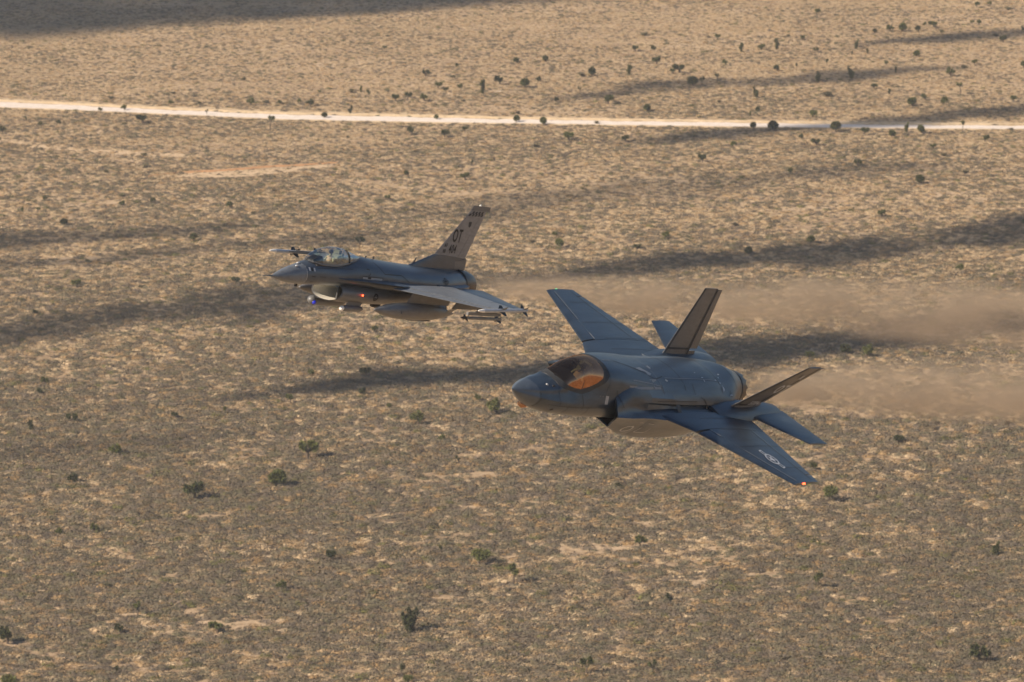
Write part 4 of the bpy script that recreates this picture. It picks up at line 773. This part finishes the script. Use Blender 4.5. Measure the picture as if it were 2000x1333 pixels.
# ================================================================== the lighter single-fin jet
def build_light_jet():
    root = link(bpy.data.objects.new('fighter_jet', None))
    MT = jet_matrix([[0.51842922, -0.82515679, 0.2243823], [0.02175288, -0.24958765, -0.96810786], [0.8548438, 0.50677636, -0.111444]], (-9.44251, -2.55575, 194.3355)); root.matrix_world = MT
    tag(root, 'lighter grey fighter jet with one tall fin marked OT 404 and clear bubble canopy', 'fighter jet')
    K = [(.60, -.04, .02, -.06, -.08), (.75, .03, .085, -.06, -.135), (1.0, .13, .165, -.05, -.19), (1.6, .33, .31, -.02, -.28), (2.3, .50, .43, .03, -.31), (2.75, .62, .49, .06, -.31), (3.3, .66, .55, .09, -.30), (4.5, .66, .65, .10, -.29), (5.3, .82, .72, .12, -.29), (6.1, .92, .80, .12, -.34), (7.1, .85, .90, .12, -.45), (8.6, .76, .98, .10, -.5), (10.0, .70, 1.0, .08, -.5), (11.7, .66, .95, .06, -.5), (13.0, .63, .76, .05, -.5), (13.7, .58, .62, .05, -.5)]
    def sec(x, n_=40):
        zt, w_, zc, zb = cr(K, x); o_ = []
        for k in range(n_):
            t = 2*math.pi*k/n_; c, s = sup(t, 2.0 if x < 5 else 2.0); o_.append((x, w_*s, zc+(zt-zc)*c if c > 0 else zc+(zc-zb)*c))
        return o_
    def seg(a, b, nm, mt, st=.18): return MB().loft([sec(x) for x in list(np.arange(a, b-.02, st))+[b]]).build(nm, M[mt], root, 50)
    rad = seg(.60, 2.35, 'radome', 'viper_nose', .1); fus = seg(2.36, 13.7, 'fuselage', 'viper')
    MB().tube([(.0, 0, -.07), (.35, 0, -.065), (.68, 0, -.06)], [.012, .02, .04], 8).build('pitot_probe', M['viper'], root)
    # belly / intake trunk
    kb = [(4.62, .72, -.49, .37, .38), (5.2, .78, -.50, .38, .40), (6.2, .82, -.50, .40, .42), (8.0, .86, -.48, .40, .44), (10.0, .86, -.42, .40, .42), (12.0, .80, -.30, .40, .38), (13.4, .66, -.12, .40, .42), (13.7, .62, -.08, .40, .44)]
    def bs(x, n_=36, k=1.0):
        w_, zc, hu, hl = cr(kb, x); o_ = []
        for i in range(n_): t = 2*math.pi*i/n_; c, s = sup(t, 2.25); o_.append((x+(.16*(c) if x < 4.8 else 0), w_*s*k, zc+(hu*c if c > 0 else hl*c)*k))
        return o_
    belly = MB().loft([bs(x) for x in [4.62]+list(np.arange(4.9, 13.6, .3))+[13.7]]).build('intake_trunk', M['viper_light'], root, 50)
    l0 = bs(4.62); l1 = [(x+.01, y*.93, -.49+(z+.49)*.93) for x, y, z in l0]; l2 = [(x+1.0, y*.97, z) for x, y, z in l1]; l3 = [(x+2.6, y*.7, z*.8-.05) for x, y, z in l1]
    b_ = MB(); b_.loft([[(x+.02, y*1.012, -.49+(z+.49)*1.012) for x, y, z in l0], [(x-.02, y*.965, -.49+(z+.49)*.965) for x, y, z in l0], l1]); b_.build('intake_lip', M['viper_light'], root, 60)
    b_ = MB(); b_.loft([l1, l2]); b_.loft([l2, l3], True, False, True); b_.build('intake_duct', M['white'], root, 60)
    MB().box((5.35, -.03, -.83), (5.85, .03, -.13)).build('intake_strut', M['seam_dark'], root)
    MB().box((4.9, -.3, -.16), (6.4, .3, -.30)).build('splitter_plate', M['viper'], root)
    # strakes
    for s in (-1, 1):
        b_ = MB(); pts = [(3.75, .50, .09), (4.6, .74, .10), (5.4, .93, .11), (6.2, 1.17, .115), (6.9, 1.40, .12), (7.45, 1.56, .12)]
        b_.loft([[(x, s*.4, z+.10), (x, s*y, z), (x, s*.4, z-.10)] for x, y, z in pts]+[[(11.2, s*.4, .14), (11.2, s*1.35, .06), (11.2, s*.4, -.1)]], True, True, True); b_.build('strake', M['viper'], root, 20)
        A = ((7.12, 1.36*s, .0), (11.35, 1.40*s, .18)); Z = ((9.95, 4.68*s, -.02), (11.15, 4.68*s, .07))
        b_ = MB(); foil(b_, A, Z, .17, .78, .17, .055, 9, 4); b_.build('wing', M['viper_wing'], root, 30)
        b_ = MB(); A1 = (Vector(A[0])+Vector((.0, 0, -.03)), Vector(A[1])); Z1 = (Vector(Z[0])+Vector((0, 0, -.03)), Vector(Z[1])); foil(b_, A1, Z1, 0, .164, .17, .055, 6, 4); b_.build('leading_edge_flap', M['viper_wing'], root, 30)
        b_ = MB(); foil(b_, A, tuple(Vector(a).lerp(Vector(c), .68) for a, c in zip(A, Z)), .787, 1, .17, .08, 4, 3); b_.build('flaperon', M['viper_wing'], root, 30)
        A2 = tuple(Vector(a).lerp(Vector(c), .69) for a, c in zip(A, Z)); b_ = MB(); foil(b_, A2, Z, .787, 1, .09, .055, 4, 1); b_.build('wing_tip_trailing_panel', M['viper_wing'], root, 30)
        # shelf beside the engine and tailplane
        b_ = MB(); b_.loft([[(x, s*.5, .25), (x, s*w_, .10), (x, s*w_, -.05), (x, s*.5, -.25)] for x, w_ in ((10.9, 1.3), (12.0, 1.18), (12.8, 1.05), (13.4, .85), (13.9, .62))], True, True, True); b_.build('engine_shelf', M['viper'], root, 30)
        b_ = MB(); foil(b_, ((12.05, 1.08*s, .02), (14.5, .92*s, .0)), ((14.05, 2.78*s, -.30), (14.85, 2.72*s, -.30)), 0, 1, .10, .035, 8, 3); b_.build('tailplane', M['viper'], root, 30)
        b_ = MB(); foil(b_, ((10.7, .62*s, -.6), (12.4, .62*s, -.55)), ((11.4, .85*s, -1.2), (12.4, .85*s, -1.18)), 0, 1, .05, .03, 5, 1, (0, .95, .3*s)); b_.build('ventral_fin', M['viper'], root, 30)
        # speed brake fairing + pylons + launcher
        b_ = MB(); foil(b_, ((8.0, 1.80*s, .05), (10.9, 1.80*s, .0)), ((7.6, 1.80*s, -.48), (10.7, 1.80*s, -.5)), 0, 1, .08, .07, 7, 1, (0, 1, 0)); b_.build('tank_pylon', M['viper_light'], root, 40)
        b_ = MB(); foil(b_, ((9.4, 3.0*s, .02), (11.1, 3.0*s, .0)), ((9.0, 3.0*s, -.36), (11.0, 3.0*s, -.36)), 0, 1, .07, .06, 6, 1, (0, 1, 0)); b_.build('weapon_pylon', M['viper_light'], root, 40)
        b_ = MB(); foil(b_, ((9.6, 3.92*s, .0), (11.1, 3.92*s, .0)), ((9.3, 3.92*s, -.26), (11.0, 3.92*s, -.26)), 0, 1, .05, .05, 6, 1, (0, 1, 0)); b_.box((8.75, 3.92*s-.045, -.38), (11.2, 3.92*s+.045, -.26)); b_.build('missile_rail', M['missile_grey'], root, 40)
        b_ = MB(); b_.box((8.9, 4.70*s-.05, -.03), (11.3, 4.70*s+.05, .09)); b_.tube([(8.5, 4.70*s, .03), (8.95, 4.70*s, .03)], [.01, .07], 8); b_.build('wing_tip_rail', M['missile_grey'], root, 30)
        # formation light strips and intake light
    b_ = MB(); ellipsoid(b_, (5.86, -.86, -.46), (.05, .03, .04), 10, 6); b_.build('intake_light', M['red'], root)
    # fin
    def prism(name, poly, th, mat, y=0):
        b_ = MB(); P = [Vector((x, 0, z)) for x, z in poly]; c = sum(P, Vector())/len(P); inn = [c+(p-c)*.90 for p in P]
        b_.loft([[(p.x, y-.012, p.z) for p in P], [(p.x, y-th, p.z) for p in inn]], True, False, True); b_.loft([[(p.x, y+.012, p.z) for p in P][::-1], [(p.x, y+th, p.z) for p in inn][::-1]], True, False, True); b_.loft([[(p.x, y-.012, p.z) for p in P], [(p.x, y+.012, p.z) for p in P]]); return b_.build(name, M[mat], root, 20)
    yv = (0, 1, 0)
    F0 = (Vector((11.72, 0, 1.22)), Vector((14.08, 0, 1.12))); F1 = (Vector((13.72, 0, 3.10)), Vector((14.90, 0, 3.08)))
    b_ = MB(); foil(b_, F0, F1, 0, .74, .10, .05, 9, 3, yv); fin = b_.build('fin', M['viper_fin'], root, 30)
    b_ = MB(); foil(b_, F0, F1, .748, 1, .10, .05, 4, 3, yv); rud = b_.build('rudder', M['viper_fin'], root, 30)
    b_ = MB(); foil(b_, (Vector((13.70, 0, 3.105)), Vector((15.12, 0, 3.085))), (Vector((13.88, 0, 3.30)), Vector((15.16, 0, 3.27))), 0, 1, .075, .05, 7, 1, yv); b_.build('fin_cap', M['viper_light'], root, 30)
    b_ = MB(); foil(b_, (Vector((9.6, 0, .60)), Vector((14.12, 0, .55))), (Vector((11.70, 0, 1.21)), Vector((14.16, 0, 1.11))), 0, 1, .30, .16, 10, 3, yv); base = b_.build('fin_base', M['viper'], root, 40)
    b_ = MB(); b_.loft([[(13.3, .05*c, .80+.16*q) for c, q in ((-1, -1), (-1, 1), (1, 1), (1, -1))], [(14.16, .045*c, .86+.22*q) for c, q in ((-1, -1), (-1, 1), (1, 1), (1, -1))]], True, True, True); b_.build('fin_base_fairing', M['viper_light'], root, 20)
    MB().tube([(13.6, 0, 2.75), (13.25, 0, 2.76)], [.018, .012], 6).build('fin_probe', M['seam_dark'], root)
    b_ = MB(); ellipsoid(b_, (14.35, 0, 3.31), (.07, .04, .05), 8, 6); b_.build('fin_top_light', M['ceramic'], root)
    b_ = MB(); foil(b_, (Vector((10.15, 0, .70)), Vector((10.35, 0, .70))), (Vector((10.42, 0, 1.02)), Vector((10.50, 0, 1.02))), 0, 1, .02, .015, 4, 1, yv); b_.build('blade_antenna', M['viper'], root, 30)
    for x in (6.75, 7.3): MB().box((x, -.02, .85), (x+.08, .02, .95)).build('spine_antenna', M['seam_dark'], root)
    # nozzle
    nz = MB(); n_ = 32; prof_ = ((13.68, .62), (13.95, .615), (14.3, .575), (14.62, .50)); rg = [[(x, r_*math.cos(2*math.pi*i/n_), .03+r_*math.sin(2*math.pi*i/n_)) for i in range(n_)] for x, r_ in prof_]
    nz.loft(rg); nz.loft([rg[-1], [(13.9, y*.75, .03+(z-.03)*.75) for x, y, z in rg[-1]]], True, False, True); nz.build('nozzle', M['metal_dark'], root, 40)
    MB().tube([(13.66, 0, .03), (13.72, 0, .03)], .635, 40).build('nozzle_ring', M['seam_dark'], root, 30)
    # canopy: clear bubble, aft glazing, frame hoop, cockpit
    CK = [(2.72, .68, .06, .66), (2.85, .78, .20, .62), (3.1, .94, .32, .585), (3.5, 1.10, .41, .56), (4.0, 1.20, .455, .56), (4.5, 1.225, .46, .60), (5.0, 1.17, .44, .68), (5.5, 1.07, .38, .78), (6.0, .955, .24, .86), (6.2, .90, .12, .885)]
    def cs(x, n2=22):
        zt, w_, zs = cr(CK, x); o_ = []
        for k in range(n2+1): t = -math.pi/2+math.pi*k/n2; o_.append((x, w_*math.sin(t), zs+(zt-zs)*max(0, math.cos(t))**.92))
        return o_
    MB().loft([cs(x) for x in [2.72]+list(np.arange(2.8, 5.02, .1))+[5.02]], False).build('canopy', M['glass16'], root, 80)
    MB().loft([cs(x) for x in [5.09]+list(np.arange(5.2, 6.2, .1))+[6.2]], False).build('aft_glazing', M['glass16'], root, 80)
    hp = MB(); pts = cs(5.05, 18)
    for a, c in zip(pts[:-1], pts[1:]): hp.tube([a, c], .038, 6)
    hp.build('canopy_hoop', M['black'], root, 60)
    for s in (0, -1):
        sl = MB(); P = [cs(x)[s] for x in list(np.arange(2.74, 6.2, .15))+[6.2]]
        for a, c in zip(P[:-1], P[1:]): sl.tube([a, c], .035, 6)
        sl.build('canopy_sill', M['missile_grey'], root, 60)
    tub = MB(); tub.box((2.95, -.38, .50), (5.3, .38, .545)); tub.build('cockpit_floor', M['dark'], root)
    gs = MB(); gs.loft([[(2.95, -.22, .6), (2.95, .22, .6), (2.95, .14, .70), (2.95, -.14, .70)], [(3.45, -.34, .6), (3.45, .34, .6), (3.45, .2, .86), (3.45, -.2, .86)]], True, True, True); gs.build('glare_shield', M['black'], root)
    hd = MB(); hd.box((3.2, -.1, .86), (3.5, .1, .93)); hd.loft([[(3.22, -.11, .93), (3.22, .11, .93), (3.24, .11, .93), (3.24, -.11, .93)], [(3.36, -.11, 1.06), (3.36, .11, 1.06), (3.38, .11, 1.06), (3.38, -.11, 1.06)]], True, True, True); hd.build('head_up_display', M['glass16'], root)
    st = MB(); st.loft([[(4.45, -.24, .5), (4.45, .24, .5), (4.62, .24, .5), (4.62, -.24, .5)], [(4.78, -.22, 1.0), (4.78, .22, 1.0), (4.92, .22, 1.0), (4.92, -.22, 1.0)]], True, True, True); st.box((4.68, -.12, .98), (4.85, .12, 1.12)); st.box((4.05, -.25, .5), (4.5, .25, .6)); st.build('ejection_seat', M['seatpad'], root)
    dk = MB(); dk.box((4.95, -.32, .56), (5.9, .32, .78)); dk.build('equipment_deck', M['vest'], root)
    for y in (-.2, .0, .2): MB().box((5.15, y-.06, .78), (5.5, y+.06, .88)).build('equipment_box', M['mark_light'], root)
    pilot(MT, (4.28, 0, .52), .60/.9, 'pilot in black-visored helmet and tan vest sitting under the clear bubble canopy', None, .9)
    # prints
    fb = bvh_of([rad, fus]); bb = bvh_of([belly]); fnb = bvh_of([fin, rud]); sd = dict(ud=(1, 0, 0), vd=(0, 0, 1), rd=(0, 1, 0))
    D = lambda nm, shp, org, mt, bv, off=.008: decal(nm, shp, org, sd['ud'], sd['vd'], sd['rd'], bv, M[mt], root, off)
    D('tail_code', text_mesh('OT', .74, .60, .12, .014), (13.06, 0, 1.99), 'mark_black', fnb, .012)
    D('tail_number', text_mesh('404', .50, .66, .12, .006), (12.90, 0, 1.45), 'mark_black', fnb, .012)
    D('tail_number', text_mesh('AF', .21, .8, .12, .004), (12.38, 0, 1.60), 'mark_black', fnb, .012)
    D('tail_number', text_mesh('88', .21, .8, .12, .004), (12.32, 0, 1.36), 'mark_black', fnb, .012)
    v = []; f = []
    for i in range(11):
        for j in range(2):
            if (i+j) % 2: continue
            x0 = 13.56+i*.115+j*.105; z0 = 2.86+j*.10; n0 = len(v); v += [(x0, z0), (x0+.115, z0), (x0+.22, z0+.10), (x0+.105, z0+.10)]; f.append((n0, n0+1, n0+2, n0+3))
    D('checker_band', (v, f), (0, 0, 0), 'mark_black', fnb, .012)
    D('fin_badge', ([(13.72, 2.44), (13.82, 2.38), (13.92, 2.46), (13.92, 2.62), (13.72, 2.62)], [(0, 1, 2, 3, 4)]), (0, 0, 0), 'seam_dark', fnb, .012)
    D('trunk_insignia', ring2d(.10, .16, 22), (6.85, 0, -.52), 'mark_black', bb)
    D('trunk_insignia', rect2d(-.07, -.08, .07, .08, 2), (6.85, 0, -.52), 'seam_dark', bb)
    D('fuselage_badge', ([(6.02, .42), (6.12, .30), (6.22, .36), (6.2, .56), (6.02, .58)], [(0, 1, 2, 3, 4)]), (0, 0, 0), 'seam_dark', fb)
    D('gun_port', rect2d(6.05, .19, 6.25, .29, 2), (0, 0, 0), 'mark_black', fb, .012)
    D('gun_trough', rect2d(5.75, .17, 6.95, .25, 6), (0, 0, 0), 'mark_light', fb)
    D('gun_trough', line2d([(5.7, .28), (7.0, .27)], .03), (0, 0, 0), 'seam_dark', fb, .012)
    D('panel_seam', line2d([(6.75, .80), (7.15, .42), (8.3, .42), (8.75, .20)], .035), (0, 0, 0), 'seam_dark', fb)
    D('nose_lettering', rect2d(2.62, .08, 2.84, .12, 2), (0, 0, 0), 'seam_dark', fb)
    D('nose_lettering', rect2d(3.1, .10, 3.45, .13, 2), (0, 0, 0), 'seam_dark', fb)
    D('nose_lettering', text_mesh('404', .13, .8), (2.72, 0, -.13), 'seam_dark', fb)
    D('panel_seam', line2d([(3.0, .42), (4.2, .46), (5.2, .50)], .02), (0, 0, 0), 'seam_dark', fb)
    D('rescue_line', line2d([(3.75, .53), (4.4, .55)], .025), (0, 0, 0), 'mark_light', fb)
    D('fuselage_star', star2d(.11), (11.6, 0, .28), 'mark_black', fb)
    for k in range(4):
        D('nose_vane', rect2d(2.35+.13*k, .30, 2.43+.13*k, .42, 1), (0, 0, 0), 'mark_black' if k % 2 == 0 else 'mark_pale', fb, .012)
    D('nose_ring', line2d([(2.36, -.3), (2.36, .45)], .03), (0, 0, 0), 'mark_light', fb)
    MB().box((2.3, -.02, -.42), (2.45, .02, -.32)).build('chin_blade', M['black'], root)
    for x, y, z in ((1.95, -.13, .41), (2.2, .0, .50)):
        q = MB(); ellipsoid(q, (x, y, z), (.1, .05, .04), 8, 6); q.build('nose_blister', M['mark_pale'], root)
    b_ = MB(); ellipsoid(b_, (7.7, -.35, -.93), (.35, .12, .10), 10, 6); b_.build('belly_blister', M['seam_dark'], root)

    # ---- things hung on the jet: each its own top-level object, in the jet's place
    def hung(name, label, cat, group=None):
        o = link(bpy.data.objects.new(name, None)); o.matrix_world = MT; tag(o, label, cat, group); return o
    def tank(s, label):
        o = hung('drop_tank', label, 'fuel tank', 'drop tanks under the wings'); b_ = MB()
        body_of(b_, 5.35, ((0, .0), (.12, .06), (.4, .135), (.9, .23), (1.5, .30), (2.2, .335), (3.4, .335), (4.2, .30), (4.9, .22), (5.5, .11), (5.8, .03), (5.83, 0)), 28, (1.80*s, -.80)); b_.build('tank_body', M['viper_light'], o, 40)
        for a in (.9, 2.25): 
            b2 = MB(); foil(b2, ((10.2, 1.80*s+.18*math.cos(a), -.80-.0), (10.75, 1.80*s+.13*math.cos(a), -.80)), ((10.6, 1.80*s+.5*math.cos(a), -.80+.35*math.sin(a)), (10.95, 1.80*s+.5*math.cos(a), -.80+.35*math.sin(a))), 0, 1, .02, .015, 4, 1); b2.build('tank_fin', M['viper_light'], o, 30)
        MB().box((7.9, 1.80*s-.03, -1.16), (9.6, 1.80*s+.03, -1.125)).build('tank_keel', M['seam_dark'], o); MB().box((6.9, 1.8*s-.34, -.85), (6.93, 1.8*s+.34, -.75)).build('tank_band', M['viper_light'], o)
    tank(-1, 'large grey drop tank under the near wing of the lighter jet'); tank(1, 'grey drop tank under the far wing, only its nose showing left of the intake')
    def missile(x0, y, z, L, r, fr, fx, label, mat='missile', nosem='ceramic', rot=0, mid=None, pitch=0):
        o = hung('missile', label, 'missile', 'air-to-air missiles on the lighter jet'); 
        o.matrix_world = MT @ Matrix.Translation((x0, y, z)) @ Matrix.Rotation(pitch, 4, 'Y')
        b_ = MB(); body_of(b_, 0, ((.42, r), (L, r), (L, 0)), 18); b_.build('missile_body', M[mat], o, 40)
        b_ = MB(); body_of(b_, 0, ((0, 0), (.05, r*.35), (.16, r*.65), (.3, r*.9), (.42, r*1.0)), 18); b_.build('missile_nose', M[nosem], o, 60)
        for fx_, fl, fh in ((mid[0], mid[1], mid[2]), (fx, fr[0], fr[1])):
            for k in range(4):
                a = math.pi/4+k*math.pi/2+rot; d = Vector((0, math.cos(a), math.sin(a))); nn_ = Vector((0, -math.sin(a), math.cos(a))); b2 = MB()
                foil(b2, (Vector((fx_, 0, 0))+d*r*.9, Vector((fx_+fl, 0, 0))+d*r*.9), (Vector((fx_+fl*.55, 0, 0))+d*(r+fh), Vector((fx_+fl*.95, 0, 0))+d*(r+fh)), 0, 1, .012, .01, 3, 1, nn_); b2.build('missile_fin', M['missile_grey'] if k % 2 else M['black'], o, 30)
    missile(7.92, -4.86, -.0, 3.62, .075, (.32, .18), 3.22, 'white-nosed missile on the near wing tip of the lighter jet', mid=(1.55, .42, .17), pitch=-.03)
    missile(7.45, 4.90, -.02, 3.62, .075, (.32, .18), 3.22, 'white-nosed missile on the far wing tip, left of the bubble canopy', mid=(1.55, .42, .17), pitch=-.0)
    missile(8.3, -3.92, -.50, 3.0, .065, (.35, .12), 2.6, 'thin dark missile slung below the near wing tip missile', 'missile_grey', 'black', .0, mid=(.28, .20, .10))
    missile(8.3, 3.92, -.50, 3.0, .065, (.35, .12), 2.6, 'thin dark missile slung under the far wing just left of the canopy', 'missile_grey', 'black', .0, mid=(.28, .20, .10))
    o = hung('targeting_pod', 'grey targeting pod with round head and blue lens under the far side of the intake', 'pod')
    b_ = MB(); body_of(b_, 4.35, ((.12, .15), (.3, .165), (2.0, .165), (2.2, .1), (2.22, 0)), 20, (.42, -1.04)); b_.build('pod_body', M['missile_grey'], o, 40)
    b_ = MB(); ellipsoid(b_, (4.40, .44, -1.0), (.2, .175, .18), 18, 12); b_.build('pod_head', M['viper_light'], o, 60)
    b_ = MB(); ellipsoid(b_, (4.36, .30, -1.07), (.09, .10, .09), 12, 8); b_.build('pod_lens', M['blue'], o, 60); MB().box((4.9, .36, -.92), (6.0, .48, -.84)).build('pod_mount', M['viper_light'], o)
    o = hung('sensor_pod', 'small grey sensor pod with white ball nose on the near side of the intake belly', 'pod')
    b_ = MB(); body_of(b_, 5.0, ((.1, .10), (.2, .125), (1.25, .125), (1.4, .08), (1.42, 0)), 18, (-.58, -1.06)); b_.build('pod_body', M['missile_grey'], o, 40)
    b_ = MB(); ellipsoid(b_, (5.02, -.58, -1.06), (.11, .105, .105), 14, 10); b_.build('pod_head', M['ceramic'], o, 60)
    b_ = MB(); foil(b_, ((5.45, -.58, -.72), (6.5, -.58, -.72)), ((5.15, -.58, -1.0), (6.25, -.58, -1.0)), 0, 1, .05, .05, 5, 1, (0, 1, 0)); b_.build('pod_mount', M['missile_grey'], o, 30)
    return MT
build_light_jet()

# ------------------------------------------------------------------ hot exhaust: a tan volume behind each nozzle, its tint standing in for heat shimmer
def plume(MT, x0, zc, r0, r1, L, dens, label, nm):
    b_ = MB(); body_of(b_, x0, [(0, r0)]+[(L*(i/24), r0+(r1-r0)*(i/24)**.7) for i in range(1, 25)]+[(L, 0)], 28, (0, zc)); o = b_.build('exhaust_plume', None, None, 60); o.matrix_world = MT
    tag(o, label, 'exhaust', kind='stuff')
    m = bpy.data.materials.new(nm); m.use_nodes = True; n = m.node_tree; n.nodes.remove(n.nodes['Principled BSDF'])
    tc = N(n, 'ShaderNodeTexCoord'); sx = N(n, 'ShaderNodeSeparateXYZ'); n.links.new(tc.outputs['Object'], sx.inputs[0])
    def mth(op, a, b=None, c=None):
        q = N(n, 'ShaderNodeMath', operation=op)
        for i, v in enumerate((a, b, c)):
            if v is None: continue
            if isinstance(v, (int, float)): q.inputs[i].default_value = v
            else: n.links.new(v, q.inputs[i])
        return q.outputs[0]
    dz = mth('SUBTRACT', sx.outputs[2], zc); rr2 = mth('ADD', mth('MULTIPLY', sx.outputs[1], sx.outputs[1]), mth('MULTIPLY', dz, dz))
    t = mth('DIVIDE', mth('SUBTRACT', sx.outputs[0], x0), L); Rr = mth('ADD', mth('MULTIPLY', mth('POWER', mth('MAXIMUM', t, .0001), .7), r1-r0), r0)
    prof = mth('POWER', mth('MAXIMUM', mth('SUBTRACT', 1.0, mth('DIVIDE', rr2, mth('MULTIPLY', Rr, Rr))), 0), 1.4)
    a = noise(n, .55, 5, .65, tc.outputs['Object'], (.35, 1, 1)); nz = mth('MAXIMUM', mth('MULTIPLY', mth('SUBTRACT', a.outputs[0], .38), 4.2), .08)
    ramp_in = mth('MINIMUM', mth('MULTIPLY', t, 14), 1)
    d = mth('MULTIPLY', mth('MULTIPLY', mth('MULTIPLY', prof, nz), ramp_in), mth('DIVIDE', dens, Rr))
    pv = N(n, 'ShaderNodeVolumePrincipled'); pv.inputs['Color'].default_value = (.60, .49, .37, 1); pv.inputs['Anisotropy'].default_value = .2; n.links.new(d, pv.inputs['Density'])
    n.links.new(pv.outputs[0], n.nodes['Material Output'].inputs['Volume']); o.data.materials.append(m)
plume(jet_matrix([[0.4861079, -0.71635007, 0.50054139], [0.01028219, -0.56804013, -0.82293663], [0.8738383, 0.40518267, -0.26876315]], (0.0211, 1.42534, 151.8555)), 14.5, .08, .5, 2.4, 60, 1.5, 'shimmering brown exhaust trail behind the darker jet', 'hot_air_near')
plume(jet_matrix([[0.51842922, -0.82515679, 0.2243823], [0.02175288, -0.24958765, -0.96810786], [0.8548438, 0.50677636, -0.111444]], (-9.44251, -2.55575, 194.3355)), 14.7, .03, .45, 2.6, 80, 1.2, 'shimmering tan exhaust trail behind the lighter jet', 'hot_air_far')
